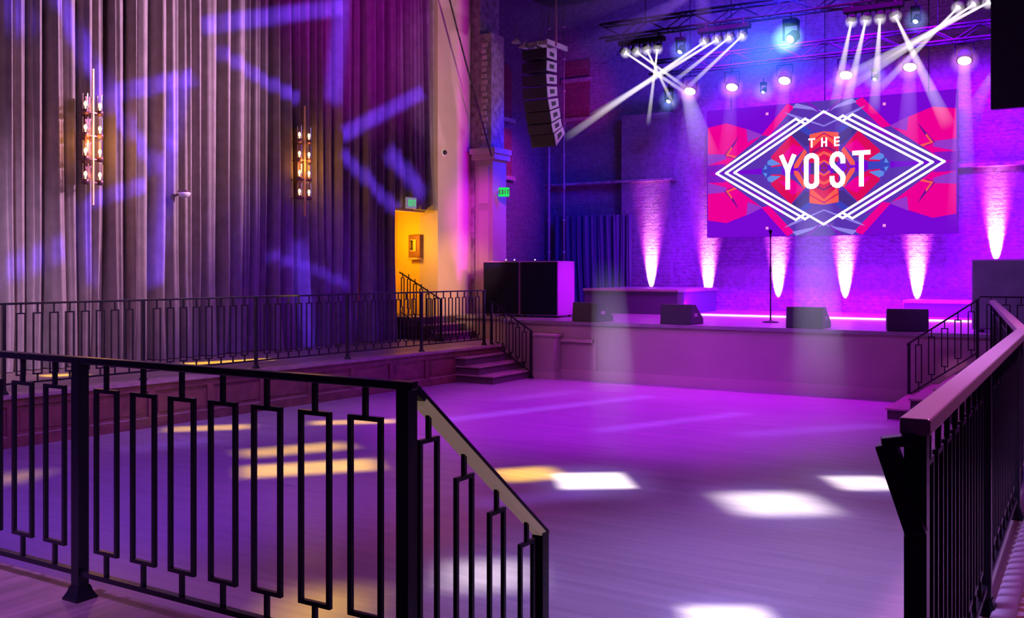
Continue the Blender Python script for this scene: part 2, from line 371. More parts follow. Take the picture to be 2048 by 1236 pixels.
q = on_y(1155, 240, YB); arch_window('window_3', .75, 1.0, False, M['infill'], (q.x, YB-.01, on_y(1155, 236, YB).z), (0,0,0))
arch_window('window_4', .75, .5, False, M['infill'], (q.x, YB-.01, on_y(1155, 158, YB).z), (0,0,0))

# ------------------------------------------------------------------ RAILINGS
def baluster_mb(h, w, st=.105, sb=.095, t=.016):
    m_ = MB(); z0, z1 = sb, h-st
    m_.box(-t/2, t/2, -t/2, t/2, 0, z0); m_.box(-t/2, t/2, -t/2, t/2, z1, h)
    m_.box(-w/2, w/2, -t/2, t/2, z0-t/2, z0+t/2); m_.box(-w/2, w/2, -t/2, t/2, z1-t/2, z1+t/2)
    for s in (-1, 1): m_.box(s*(w/2-t/2)-t/2, s*(w/2-t/2)+t/2, -t/2, t/2, z0+t/2, z1-t/2)
    return m_
def railing(name, label, group, P0, P1, posts, bals, ztop, zbot, bw=.125, zpost=None, cap=(.045,.03), t=.016, pw=.05, capmat='metal', st=.105, sb=.095, posttop=0.0, under=None):
    """ztop/zbot/zpost: functions of distance along run, heights absolute"""
    P0 = Vector(P0); P1 = Vector(P1); d = P1-P0; d.z = 0; Lr = d.length; ang = math.atan2(d.y, d.x)
    if zpost is None: zpost = lambda s: P0.z
    root = thing(name, label, 'railing', P0, (0,0,ang), group); z0 = P0.z
    e0 = -pw/2-.01; e1 = Lr+pw/2+.01
    m_ = MB(); m_.bar((e0,0,ztop(e0)-z0-cap[1]/2), (e1,0,ztop(e1)-z0-cap[1]/2), cap[0], cap[1]); obj('top_rail', m_, M[capmat], root, bevel=.006)
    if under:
        m_ = MB(); m_.bar((.0,0,ztop(0)-z0-cap[1]-.008), (Lr,0,ztop(Lr)-z0-cap[1]-.008), .046, .030); obj('rail_lit_side', m_, M[under], root)['label'] = 'warm light on the rail side, put in as a glowing tan strip'  # bar added to carry the warm light seen on the rail side
    m_ = MB(); m_.bar((0,0,zbot(0)-z0), (Lr,0,zbot(Lr)-z0), .03, .022); obj('bottom_rail', m_, M['metal'], root)
    for s in posts:
        m_ = MB(); zb, zt = zpost(s)-z0, ztop(s)-z0-cap[1]+.004-posttop
        m_.box(-pw/2, pw/2, -pw/2, pw/2, zb, zt); p = obj('post', m_, M['metal'], root, (s,0,0))
        m_ = MB(); k = pw/.05
        for (a0,b0,a1,b1) in ((.050,.050,0,.012),(.047,.036,.012,.034),(.036,.029,.034,.058)): m_.frustum(a0*k, b0*k, zb+a1*k, zb+b1*k)
        obj('post_foot', m_, M['metal'], p)
    cache = {}
    for s in bals:
        h = round(ztop(s)-cap[1]-zbot(s), 3)
        if h not in cache: cache[h] = baluster_mb(h, bw, st, sb, t).mesh('baluster', M['metal'])
        link('baluster', cache[h], root, (s, 0, zbot(s)-z0))
    return root
ZR = ZP + 1.067; ZBR = ZP + .115
flat = lambda z: (lambda s: z)
# near level railing
yr, xc = 2.675, -2.065
xs = [on_y(px, 800, yr).x for px in (46, 110, 213, 287, 364, 446, 534, 630, 731)]
xp = on_y(160, 800, yr).x
st_x = -6.2
bl = [x-st_x for x in xs] + [xs[0]-st_x-.25*i for i in range(1, 6)]
railing('guard_railing', 'black metal guard railing of tall open rectangles ending in the stair corner post', None, (st_x,yr,ZP), (xc,yr,ZP), [xp-st_x, xc-st_x], bl, flat(ZR), flat(ZBR), bw=.155, st=.112, sb=.11, t=.017, pw=.052)
# near descending stair railing
ye = on_x(1081, 900, xc).y - yr
slope = (on_x(1092, 1063, xc).z - 1.655)/ye
zt_ = lambda s: 1.635 + slope*s
zb_ = lambda s: .735 + slope*s
bals_ = [on_x(px, 900, xc).y-yr-.075 for px in (857, 928, 993, 1053)]
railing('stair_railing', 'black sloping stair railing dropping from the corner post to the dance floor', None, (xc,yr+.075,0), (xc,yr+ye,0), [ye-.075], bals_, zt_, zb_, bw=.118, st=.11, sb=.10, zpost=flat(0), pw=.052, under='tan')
# camera-side railing along the gallery
xr = -.43; p0 = Vector((xr, 2.73, ZP)); p1 = Vector((-.48, 7.13, ZP)); p2 = Vector((-1.27, 13.8, ZP))
L1 = (p1-p0).length; L2 = (p2-p1).length
railing('guard_railing', 'dark railing with a flat glossy top cap running beside the patterned carpet', 'gallery edge railings', p0, p1, [.0, 1.83, 3.66], [1.83*k+.2033*i for k in range(3) for i in range(1, 9) if 1.83*k+.2033*i < L1-.05], flat(ZR), flat(ZBR), cap=(.075,.045), pw=.055, capmat='capmetal')
railing('guard_railing', 'dark capped railing bending away toward the steps beside the stage', 'gallery edge railings', p1+Vector((0,.03,0)), p2, [L2*.27, L2*.53, L2*.8, L2], [.203*i+.14 for i in range(33)], flat(ZR), flat(ZBR), cap=(.07,.045), pw=.055, capmat='capmetal')
# handrail bracket loop on the corner post
rt = thing('handrail_bracket', 'flat black metal handrail loop of triangular shape fixed to the capped corner post', 'handrail', (xr, 2.70, 0))
q1 = on_y(1772, 886, 2.68); q0 = on_y(1832, 878, 2.70); q2 = on_y(1834, 1068, 2.70)
mb = MB(); mb.bar(q0-rt.location, q1-rt.location+Vector((-.012,0,0)), .045, .028); obj('extension_bar', mb, M['metal'], rt, bevel=.004)
mb = MB(); mb.bar(q1-rt.location, q2-rt.location, .045, .052, up=(1,0,0)); obj('return_bar', mb, M['metal'], rt, bevel=.004)
# far left level railing
fy = [on_z(px, 700, ZP) for px in ()]
R0 = edge(2.1)-Vector((ED.y,-ED.x,0))*.08; RE = edge(15.72)-Vector((ED.y,-ED.x,0))*.08
LR = (RE-R0).length
def rail_s(px):
    r = ray(px, 600); nrm = Vector((ED.y,-ED.x,0)); k = (R0-CAM).dot(nrm)/r.dot(nrm); return (CAM+r*k-R0).dot(ED)
ps = [rail_s(p) for p in (7, 286, 512, 695, 843, 968)]
ps = [ps[0]-1.83*2, ps[0]-1.83] + ps
bl = []
for a_, b_ in zip(ps, ps[1:]): bl += [a_+(b_-a_)*(i+1)/9 for i in range(8)]
railing('guard_railing', 'thin black guard railing along the curtained platform above the wood wainscot', None, R0, R0+ED*ps[-1], ps, bl, flat(ZR), flat(ZBR), bw=.12, t=.017, cap=(.04,.026), pw=.042)
# far left stair railing down to the floor
A_ = Vector((RE.x+.12, RE.y+.12, 0)); A_ = on_y(983, 610, 16.0); B_ = on_y(1062, 665, 16.0)
ln = B_.x-A_.x; zA = on_y(985, 603, 16.0).z; zB = on_y(1062, 660, 16.0).z; sl = (zB-zA)/ln
railing('stair_railing', 'black sloping railing on the short stairs at the end of the curtained platform', None, (A_.x,16.0,0), (B_.x,16.0,0), [0.0, ln], [ln*(i+1)/6 for i in range(5)], lambda s: zA+sl*s, lambda s: zA-.80+sl*s, bw=.10, zpost=lambda s: .46 if s < .1 else 0, cap=(.04,.026), pw=.042)
# doorway handrail (comes down the doorway steps)
so = s0+.22
zdr = on_wall(815, 543, .1).z
D0 = WL(so, ZP, -.10); D1 = WL(so, ZP, 1.0); lnD = (D1-D0).length
kD = .12
railing('stair_railing', 'small black railing descending the steps inside the orange lit doorway', None, D0, D1, [lnD], [.06+.17*i for i in range(6)], lambda s: zdr - max(0, s-.18)*.60, lambda s: zdr-.84 - max(0, s-.18)*.60, bw=.09, zpost=flat(ZP), cap=(.035,.025), pw=.04)
# far right stair railing and gallery railing before the stage
Yr = 15.98
a_ = on_y(1818, 685, Yr); b_ = on_y(1955, 598, Yr); ln2 = b_.x-a_.x; s2 = (b_.z-a_.z)/ln2
railing('stair_railing', 'dark stair railing rising against the stage front beside the short side steps', None, (a_.x,Yr,0), (b_.x,Yr,0), [0.0, ln2], [ln2*(i+.75)/5.2 for i in range(5)], lambda s: a_.z+s2*s, lambda s: a_.z-.80+s2*s, bw=.10, zpost=lambda s: 0 if s < .1 else ZP, cap=(.04,.026), pw=.042)
railing('guard_railing', 'faint dark railing across the gallery end, before the tall subwoofer', None, (b_.x+.06,Yr,ZP), (b_.x+2.4,Yr,ZP), [1.2, 2.4], [.2*i+.12 for i in range(11)], flat(ZR), flat(ZBR), bw=.12, cap=(.04,.026), pw=.042)

# ------------------------------------------------------------------ CURTAINS
def curtain(name, label, sa, sb, za, zb, seed, matl, origin=W0, rotz=WROT, off=.0, depth=(.06,.15), width=(.10,.27), group=None, nz=26, cat='curtain', splay=.05):
    rnd = random.Random(seed); Lc = sb-sa
    bs = [0.0]
    while bs[-1] < Lc: bs.append(bs[-1]+rnd.uniform(*width))
    k = Lc/bs[-1]; bs = [x*k for x in bs]
    dp = [rnd.uniform(*depth) for _ in bs]; ph = [rnd.uniform(0, 6.28) for _ in bs]; am = [rnd.uniform(.0, .035) for _ in bs]; lean = [rnd.uniform(-splay, splay) for _ in bs]
    lean[0] = 0; lean[-1] = 0
    mb = MB(); cols = []
    per = 18; gw_ = [rnd.uniform(.16,.30) for _ in bs]; rp_ = [rnd.uniform(.012,.03) for _ in bs]; rf_ = [rnd.uniform(9,17) for _ in bs]
    for j in range(nz+1):
        h = j/nz; z = za+(zb-za)*h; low = max(0, 1-h*3)**2
        cx = [bs[i] + (am[i]*math.sin(ph[i]+h*3) + lean[i]*(1-h)**2*2.0 if 0 < i < len(bs)-1 else 0) for i in range(len(bs))]
        row = []
        for i in range(len(bs)-1):
            a0, a1 = cx[i], max(cx[i+1], cx[i]+.03)
            for t in range(per):
                x = t/per
                g = gw_[i]
                if x < g: y = -.14*math.sin(PI*x/g)*min(1, dp[i]/.15)
                else:
                    xx = (x-g)/(1-g)
                    y = dp[i]*(math.sin(PI*xx)**.5)*(1+.5*low*math.sin(ph[i]+9*h)) + rp_[i]*math.sin(ph[i]*3+xx*rf_[i]+h*2.5)*math.sin(PI*xx)
                row.append((a0+(a1-a0)*x, -(off+y), z))
        row.append((cx[-1], -off, z)); cols.append(row)
    W = len(cols[0])
    for r in cols: mb.v += r
    for j in range(nz):
        for i in range(W-1): mb.face((j*W+i, j*W+i+1, (j+1)*W+i+1, (j+1)*W+i), 0, True)
    base = Vector(origin) + Vector((math.cos(rotz), math.sin(rotz), 0))*sa
    o = obj(name, mb, matl, None, base, (0,0,rotz)); tag(o, label, cat, group); return o
g_ = 'mauve curtain panels on the side wall'
cs = [wall_s(-120), wall_s(98), wall_s(395), wall_s(640), s0]
labs = ['mauve floor-length curtain panel before the first sconce, over the pale lit hem', 'mauve curtain panel hanging behind the larger lit sconce with blue light streaks',
        'mauve curtain panel hanging behind the sconce nearer the doorway', 'mauve curtain panel ending beside the orange lit doorway']
for i in range(4): curtain('curtain', labs[i], cs[i]+.01, cs[i+1]-.01, ZP+.01, 9, 11+i, M['curtain'], off=-.22, depth=(.09,.25), width=(.15,.36), group=g_)
curtain('curtain', 'short mauve curtain panel hanging over the orange doorway, behind the exit sign', s0+.01, s1-.02, ZD+.03, 9, 31, M['curtain'], off=-.22, depth=(.09,.25), width=(.15,.36), group=g_)
# stage drape at the back corner
xa, xb = on_y(1106, 500, YB-.4).x, on_y(1262, 500, YB-.4).x
curtain('stage_drape', 'dark blue stage drape in the back corner behind the low riser', xa, xb, ZS+.01, on_y(1150, 432, YB-.4).z, 51, M['drape'], origin=(0, YB-.35, 0), rotz=0, off=0, depth=(.04,.10), width=(.12,.25))

# ------------------------------------------------------------------ SCONCES
def make_sconce(name, label):
    r = thing(name, label, 'sconce', (0,0,0), (0,0,WROT), 'brass sconces on the curtain wall')
    mb = MB(); mb.bar((0,-.16,-1.0), (0,-.16,1.02), .024, .024, 0); obj('rod', mb, M['brass'], r)
    mb = MB(); mb.box(-.05, .05, -.03, .08, -.62, .62); obj('back_plate', mb, M['bronze'], r)
    for j in range(4):
        z = .44-.345*j
        for sx_, yy in ((-1,-.15), (1,-.15)):
            x = sx_*.115
            c = MB(); c.lathe([(.012,-.105),(.05,-.10),(.052,-.035),(.048,-.03)], 14, c=(x, yy, z)); c.bar((0,-.16,z-.07), (x,yy,z-.07), .02, .02); c.bar((x,yy+.04,z-.07), (x,.05,z-.07), .016, .016)
            cup = obj('lamp_holder', c, M['bronze'], r)
            g = MB(); g.tube((x,yy,z-.03), (x,yy,z+.20), .046, n=16, caps=False); obj('lamp_shade', g, M['glass'], cup)
            bu = MB(); bu.lathe([(.008,-.03),(.010,0),(.020,.025),(.023,.045),(.016,.068),(.004,.08)], 12, c=(x,yy,z+.01)); obj('bulb', bu, M['bulb'], cup)
    return r
sc1 = make_sconce('wall_sconce', 'brass rod sconce with eight glass lamps, the larger-looking one farther from the doorway')
c1 = on_wall(181, 276, .15); sc1.location = WL((c1-W0).dot(WD), on_wall(181,276,.15).z, .06)
sc2 = copy_tree(sc1); c2 = on_wall(604, 324, .15); sc2.location = WL((c2-W0).dot(WD), c2.z, .06)
sc2['label'] = 'brass rod sconce with eight glass lamps, the one closer to the doorway'

# small white device on the curtain
c = on_wall(370, 388, .14); r = thing('wall_speaker', 'small pale dome-fronted device sticking out of the curtain between the two sconces', 'device', WL((c-W0).dot(WD), c.z, .1), (0,0,WROT))
mb = MB(); mb.lathe([(.10,0),(.10,.03),(.085,.06),(.05,.085),(.01,.095)], 16, axis='z'); 
mb.v = [(x, y-.02, -z+.03) for x,y,z in mb.v]; obj('dome', mb, M['whiteplastic'], r)
mb = MB(); mb.tube((0,.16,.0),(0,-.02,.03),.022); mb.lathe([(.105,.03),(.105,.05),(.09,.06)], 16, c=(0,-.02,0)); obj('bracket', mb, M['bronze'], r)

# ------------------------------------------------------------------ EXIT SIGNS, CAMERA, INTERCOM
def glyph(mb, ch, x, z, w, h, t, y, m=0):
    B = lambda x0,x1,z0,z1: mb.box(x+x0*w, x+x1*w, y-.004, y, z+z0*h, z+z1*h, m)
    tw, th = t/w, t/h
    if ch == 'E': B(0,tw,0,1); B(0,1,0,th); B(0,1,1-th,1); B(0,.85,.5-th/2,.5+th/2)
    if ch == 'X':
        mb.bar((x+t/2,y-.002,z),(x+w-t/2,y-.002,z+h),t,.004,m,up=(0,1,0)); mb.bar((x+w-t/2,y-.002,z),(x+t/2,y-.002,z+h),t,.004,m,up=(0,1,0))
    if ch == 'I': B(.5-tw/2,.5+tw/2,0,1)
    if ch == 'T': B(.5-tw/2,.5+tw/2,0,1); B(0,1,1-th,1)
def exit_sign(label, loc, rot, inv=False, w=.30, h=.23):
    r = thing('exit_sign', label, 'exit sign', loc, rot)
    mb = MB(); mb.cbox(-w/2, w/2, -.03, .03, 0, h, .008); obj('housing', mb, M['exitwhite'], r)
    mb = MB(); gw = .045; x = -(4*gw+3*.015)/2
    for ch in 'EXIT':
        glyph(mb, ch, x, .05, gw, h-.10, .017, -.031); x += gw+.015
    obj('lettering', mb, M['black'] if inv else M['green'], r)
    return r
c = on_wall(822, 405, .16); exit_sign('white exit sign with green EXIT lettering above the orange doorway', WL((c-W0).dot(WD), on_wall(822,417,.16).z, .16), (0,0,WROT))
c = on_y(991, 390, 18.30)
r = exit_sign('small green exit sign on the far side of the worn pilaster', (P.x+.84, 18.55, c.z-.02), (0,0,.5), True, .24, .20)
r.children[0].data.materials[0] = M['green']
mb = MB(); mb.bar((-.16,.03,.1),(0,.03,.1),.03,.03); obj('bracket', mb, M['bronze'], r)

c = on_wall(888, 305, 0); r = thing('security_camera', 'small dome security camera on the cream wall beside the curtain', 'camera', WL((c-W0).dot(WD), c.z, -.02), (0,0,WROT))
mb = MB(); mb.lathe([(.085,0),(.085,-.02),(.07,-.03)], 20, axis='y'); obj('base', mb, M['whiteplastic'], r)
mb = MB(); mb.lathe([(.055,-.03),(.052,-.055),(.035,-.08),(.008,-.09)], 16, axis='y'); obj('dome', mb, M['black'], r)

ci = WL(s1, on_wall(855, 515, -.3).z, -.62)
r = thing('wall_phone', 'dark boxy wall phone on the orange lit corridor wall inside the doorway', 'telephone', ci, (0,0,WROT-PI/2))
# local -y faces toward the camera side of the corridor
for nm, bx, mt in (('case', (-.17,.17,-.10,0,0,.50), 'bronze'), ('shelf', (-.15,.15,-.16,-.0,-.05,0), 'brass')):
    mb = MB(); mb.cbox(*bx, .008); obj(nm, mb, M[mt], r)
mb = MB(); mb.box(-.10,.06,-.112,-.1,.14,.40); obj('face_plate', mb, M['brass'], r)
mb = MB(); mb.box(-.07,-.03,-.14,-.11,.18,.37); mb.box(-.07,-.03,-.16,-.11,.34,.38); mb.box(-.07,-.03,-.16,-.11,.17,.21); obj('handset', mb, M['black'], r)

# wire from ceiling to capital
q0, q1 = on_y(891, -40, 16.6), on_y(983, 312, 18.28); q0 = q1+(q0-q1)*((9.19-q1.z)/(q0.z-q1.z)); pts = []
for i in range(25):
    t = i/24; p = q0.lerp(q1, t); p.z -= .10*math.sin(PI*t); pts.append(p)
mb = MB(); mb.path(pts, .018, 8); tag(obj('cable', mb, M['black']), 'thin black cable slanting down across the cream wall to the pilaster', 'cable')

# ------------------------------------------------------------------ STAGE EQUIPMENT
def subwoofer(label, x0, x1, y0, y1, z1, group=None, front='grille'):
    r = thing('subwoofer', label, 'speaker', ((x0+x1)/2, y0, ZS), (0,0,0), group); w = x1-x0; d = y1-y0; h = z1-ZS
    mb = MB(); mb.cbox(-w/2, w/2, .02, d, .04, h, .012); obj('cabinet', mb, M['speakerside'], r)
    mb = MB(); mb.cbox(-w/2+.02, w/2-.02, 0, .025, .06, h-.02, .008); obj('front_grille', mb, M[front], r)
    for sx_ in (-1, 1):
        for yy in (.08, d-.08):
            mb = MB(); mb.lathe([(.03,0),(.03,.03),(.024,.045)], 10, c=(sx_*(w/2-.08), yy, 0)); obj('foot', mb, M['black'], r)
    return r
e1_ = on_z(1115, 636, ZS); zt = on_y(1115, 522, e1_.y).z
xl = on_y(985, 600, e1_.y).x - .25
xm = (xl+e1_.x)/2
subwoofer('tall black subwoofer with a pink lit side, by the low riser', xm+.01, e1_.x, e1_.y, e1_.y+.75, zt, 'subwoofers on the stage corner')
subwoofer('tall black subwoofer tucked against the pilaster', xl, xm-.01, e1_.y, e1_.y+.75, zt, 'subwoofers on the stage corner')
q = on_y(1943, 518, 16.9); subwoofer('tall dark subwoofer at the stage end behind the side steps', q.x, q.x+1.5, 16.9, 17.7, q.z, None, 'cover')
for i, px in enumerate((1012, 1029, 1070)):
    p = on_y(px, 522, e1_.y+.1); r = thing('indicator_lamp', ['tiny white lamp on the subwoofer top beside the pilaster', 'tiny white lamp second along the subwoofer top', 'tiny white lamp on the subwoofer top nearest the riser'][i], 'lamp', (p.x, e1_.y+.1, zt), group='tiny lamps on the subwoofers')
    mb = MB(); mb.lathe([(.02,0),(.02,.012),(.014,.02)], 10); obj('lamp_base', mb, M['black'], r)
    mb = MB(); mb.lathe([(.010,.02),(.013,.03),(.006,.04)], 10); obj('bulb', mb, emis('tiny_lamp', (.7,.75,1), 6), r)

def make_wedge():
    r = thing('stage_monitor', '', 'speaker', (0,0,0), (0,0,0), 'wedge monitors along the stage edge')
    w, d, h = .62, .50, .36
    prof = [(0,0),(d,0),(d,.10),(.20,h),(.03,h)]     # y,z ; audience side is y=0
    mb = MB(); k = len(prof); mb.v += [(-w/2,y,z) for y,z in prof]+[(w/2,y,z) for y,z in prof]
    mb.face(range(k)); mb.face([k+i for i in range(k)][::-1])
    for i in range(k): mb.face((i, k+i, k+(i+1)%k, (i+1)%k))
    obj('cabinet', mb, M['speaker'], r, bevel=.012)
    mb = MB(); n_ = Vector((0, h-.10, d-.20)).normalized()
    a0 = Vector((0,.20,h))+n_*.008; a1 = Vector((0,d,.10))+n_*.008
    a0, a1 = a0.lerp(a1,.06), a0.lerp(a1,.94); mb.bar(a0, a1, w-.06, .016, up=n_); obj('grille', mb, M['grille'], r)
    for s in (-1,1):
        mb = MB(); mb.cbox(s*w/2-.006, s*w/2+.006, .14, .26, .14, .20, .004); obj('handle', mb, M['array'], r)
    return r
wl_ = ['dark wedge monitor on the stage edge before the low riser, closest to the subwoofers', 'dark wedge monitor on the stage edge at the riser corner', 'grey wedge monitor on the stage edge standing in the haze shaft', 'dark wedge monitor on the stage edge closest to the side steps']
w0 = make_wedge()
for i, (px, py) in enumerate(((1190, 641), (1341, 650), (1612, 656), (1823, 661))):
    o = w0 if i == 0 else copy_tree(w0)
    p = on_z(px, py, ZS); o.location = (p.x, YS+.10, ZS); o.rotation_euler = (0,0,[-.25,-.12,-.05,.22][i]); o['label'] = wl_[i]

def riser(label, x0, x1, y0, y1, h):
    r = thing('stage_riser', label, 'stage riser', ((x0+x1)/2, y0, ZS)); w = x1-x0; d = y1-y0
    mb = MB(); mb.cbox(-w/2, w/2, 0, d, h-.07, h, .008); obj('deck_top', mb, M['deck'], r)
    mb = MB(); mb.box(-w/2+.02, w/2-.02, .02, d-.02, 0, h-.07); obj('skirt', mb, M['drape'], r)
    mb = MB(); mb.box(-w/2, w/2, -.006, .0, h-.045, h-.01); obj('edge_strip', mb, M['trim_paint'], r)
fr = on_z(1356, 630, ZS); xl2 = on_y(1166, 600, fr.y).x
riser('wide dark drum riser on the stage before the back corner drape', xl2, fr.x, fr.y, 22.5, .56)
q = on_y(1806, 620, 21.9); riser('low pale-edged riser behind the wedge near the side steps', q.x, q.x+2.6, 21.9, 22.75, .35)

# light strip on the stage floor
qa, qb = on_z(1378, 630, ZS), on_z(1945, 645, ZS)
mb = MB(); mb.box(fr.x+.05, .4, 20.08, 20.13, ZS, ZS+.035); tag(obj('light_strip', mb, M['strip']), 'glowing pink light strip lying across the stage floor', 'light strip')

# microphone stand
q = on_z(1541, 645, ZS); zt2 = on_y(1541, 462, q.y).z - ZS
r = thing('microphone_stand', 'thin black microphone stand standing on the stage under the LED screen', 'microphone stand', (q.x, q.y, ZS))
mb = MB(); mb.lathe([(.15,0),(.15,.015),(.05,.03),(.015,.04)], 20); obj('base', mb, M['black'], r)
mb = MB(); mb.tube((0,0,.03),(0,0,zt2-.12),.014); mb.tube((0,0,zt2*.55),(0,0,zt2*.62),.02); obj('pole', mb, M['black'], r)
mb = MB(); mb.lathe([(.012,-.14),(.016,-.03),(.03,0),(.03,.03),(.01,.05)], 14, c=(0,-.0,zt2-.02)); obj('microphone', mb, M['greylight'], r)

# ------------------------------------------------------------------ LINE ARRAY
YA = 17.2
r = thing('line_array', 'curved hanging line array of eight pale speaker cabinets under a bumper bar', 'speaker', on_y(1108, 90, YA), (0,0,0))
base = Vector(r.location); XA = on_y(1092, 100, YA).x
cabs = [((235,240),(325,285),(325,360),(235,330)), ((235,355),(325,380),(325,465),(232,445)), ((230,475),(325,488),(325,568),(235,563)), ((235,585),(328,588),(330,670),(243,683)),
        ((245,700),(335,688),(343,763),(262,798)), ((262,805),(345,775),(358,855),(278,905)), ((275,915),(358,865),(373,940),(293,1000)), ((300,1005),(378,940),(397,1000),(318,1115))]
for q in cabs:
    w3d = [on_x(1040+x*.2266, 40+y*.2265, XA)-base for x, y in q]      # front top, back top, back bottom, front bottom of the near side
    c = sum(w3d, Vector())/4; wd_ = Vector((-.58,0,0)); loc_ = [p-c for p in w3d]
    mb = MB(); ft, bt, bb, fb = loc_; mb.hexa([fb+wd_, fb, bb, bb+wd_, ft+wd_, ft, bt, bt+wd_])
    o = obj('cabinet', mb, M['speaker'], r, c, bevel=.006)
    sp_ = [p*.97+Vector((.003,0,0)) for p in loc_]; mb = MB(); e_ = Vector((.01,0,0)); mb.hexa([sp_[3]-e_, sp_[3], sp_[2], sp_[2]-e_, sp_[0]-e_, sp_[0], sp_[1], sp_[1]-e_]); sd_ = obj('side_panel', mb, M['array'], o); sd_['label'] = 'pale side panel'
    k_ = [p*.42+Vector((.008,0,0)) for p in loc_]
    mb = MB(); mb.hexa([k_[3]-Vector((.01,0,0)), k_[3], k_[2], k_[2]-Vector((.01,0,0)), k_[0]-Vector((.01,0,0)), k_[0], k_[1], k_[1]-Vector((.01,0,0))]); obj('handle_recess', mb, M['black'], o)
    g0 = ft.lerp(fb,.06); g1 = ft.lerp(fb,.94); n_ = Vector((0,-.012,0)); wv = wd_*.96; w0_ = wd_*.04
    mb = MB(); mb.hexa([g1+wv+n_, g1+w0_+n_, g1+w0_, g1+wv, g0+wv+n_, g0+w0_+n_, g0+w0_, g0+wv]); obj('front_grille', mb, M['black'], o)
pa_, pb_ = on_x(1095, 82, XA)-base, on_x(1136, 98, XA)-base; 
mb = MB()
for dx_ in (-.03, -.55): mb.bar(pa_+Vector((dx_,0,0)), pb_+Vector((dx_,0,0)), .05, .10)
mb.bar(pa_+Vector((-.29,.05,0)), pb_+Vector((-.29,0,0)), .05, .08)
for t_ in (.1,.55): q_ = pa_.lerp(pb_,t_); mb.bar(q_, q_+Vector((-.58,0,0)), .05, .07)
obj('bumper_frame', mb, M['array'], r)
mb = MB(); t0 = on_y(1112, 92, YA)-base; mb.tube(t0, (t0.x, t0.y, 9.2-base.z), .02); obj('hanging_chain', mb, M['bronze'], r)

# ------------------------------------------------------------------ TRUSSES
def truss(label, x0, x1, y, z, s=.30):
    r = thing('lighting_truss', label, 'truss', ((x0+x1)/2, y, z)); w = (x1-x0)/2
    for dy in (-s/2, s/2):
        for dz in (0, s):
            mb = MB(); mb.tube((-w,dy,dz),(w,dy,dz),.024,n=10); obj('chord', mb, M['truss'], r)
    mb = MB(); n_ = int(2*w/.5)
    for i in range(n_):
        xa_, xb_ = -w+2*w*i/n_, -w+2*w*(i+1)/n_
        u, v = (0, s) if i % 2 else (s, 0)
        for dy in (-s/2, s/2): mb.tube((xa_,dy,u),(xb_,dy,v),.012,n=6,caps=False)
        for dz in (0, s): mb.tube((xa_,-s/2,dz),(xb_,s/2,dz),.012,n=6,caps=False)
    obj('lacing', mb, M['truss'], r)
    for xx in (-w*.8, -w*.25, w*.3, w*.85):
        mb = MB(); mb.tube((xx,0,s),(xx,0,9.2-z),.01,n=6); obj('hanging_wire', mb, M['black'], r)
YT, YW = 19.5, 21.3
ZT = on_y(1448, 77, YT).z; ZW = on_y(1569, 161, YW).z
truss('front lighting truss carrying four beam bars above the stage', -9.6, .8, YT, ZT+.32)
truss('rear lighting truss carrying the row of round wash lights', -9.2, .4, YW, ZW+.44)

# ------------------------------------------------------------------ lit haze, its light put into glowing soft-edged shells round the shafts
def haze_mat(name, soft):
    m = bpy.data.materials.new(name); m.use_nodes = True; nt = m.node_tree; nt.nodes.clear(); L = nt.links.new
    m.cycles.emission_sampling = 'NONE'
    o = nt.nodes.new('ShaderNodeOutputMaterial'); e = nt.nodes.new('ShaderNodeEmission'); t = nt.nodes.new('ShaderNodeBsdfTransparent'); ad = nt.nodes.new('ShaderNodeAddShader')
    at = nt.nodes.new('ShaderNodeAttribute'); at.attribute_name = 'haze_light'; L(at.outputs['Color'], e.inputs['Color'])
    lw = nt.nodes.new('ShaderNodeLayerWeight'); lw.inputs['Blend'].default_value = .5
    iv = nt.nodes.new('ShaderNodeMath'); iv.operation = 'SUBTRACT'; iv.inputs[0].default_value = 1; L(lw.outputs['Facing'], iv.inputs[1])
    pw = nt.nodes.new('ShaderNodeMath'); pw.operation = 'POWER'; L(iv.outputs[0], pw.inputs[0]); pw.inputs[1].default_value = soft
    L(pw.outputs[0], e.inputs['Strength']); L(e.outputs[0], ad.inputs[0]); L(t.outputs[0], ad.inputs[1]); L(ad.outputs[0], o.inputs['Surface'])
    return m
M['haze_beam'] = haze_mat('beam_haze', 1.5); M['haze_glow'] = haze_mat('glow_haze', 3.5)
HZ = {}
def hz(key):
    if key not in HZ: HZ[key] = (MB(), [])
    return HZ[key]
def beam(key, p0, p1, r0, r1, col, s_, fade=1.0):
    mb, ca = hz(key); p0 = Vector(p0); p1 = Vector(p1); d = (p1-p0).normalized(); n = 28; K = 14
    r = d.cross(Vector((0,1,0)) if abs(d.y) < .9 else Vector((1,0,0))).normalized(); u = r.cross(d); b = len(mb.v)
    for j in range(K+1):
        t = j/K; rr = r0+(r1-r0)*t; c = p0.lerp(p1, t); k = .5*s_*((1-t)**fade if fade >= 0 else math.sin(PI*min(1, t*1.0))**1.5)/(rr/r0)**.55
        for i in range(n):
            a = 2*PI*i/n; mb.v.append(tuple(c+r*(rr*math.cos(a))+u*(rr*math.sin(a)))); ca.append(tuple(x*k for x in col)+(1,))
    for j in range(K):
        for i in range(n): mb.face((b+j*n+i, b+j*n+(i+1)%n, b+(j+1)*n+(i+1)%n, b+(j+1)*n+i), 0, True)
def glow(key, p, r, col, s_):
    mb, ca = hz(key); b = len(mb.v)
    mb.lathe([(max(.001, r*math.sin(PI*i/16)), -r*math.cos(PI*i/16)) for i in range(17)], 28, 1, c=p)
    ca += [tuple(x*.5*s_ for x in col)+(1,)]*(len(mb.v)-b)
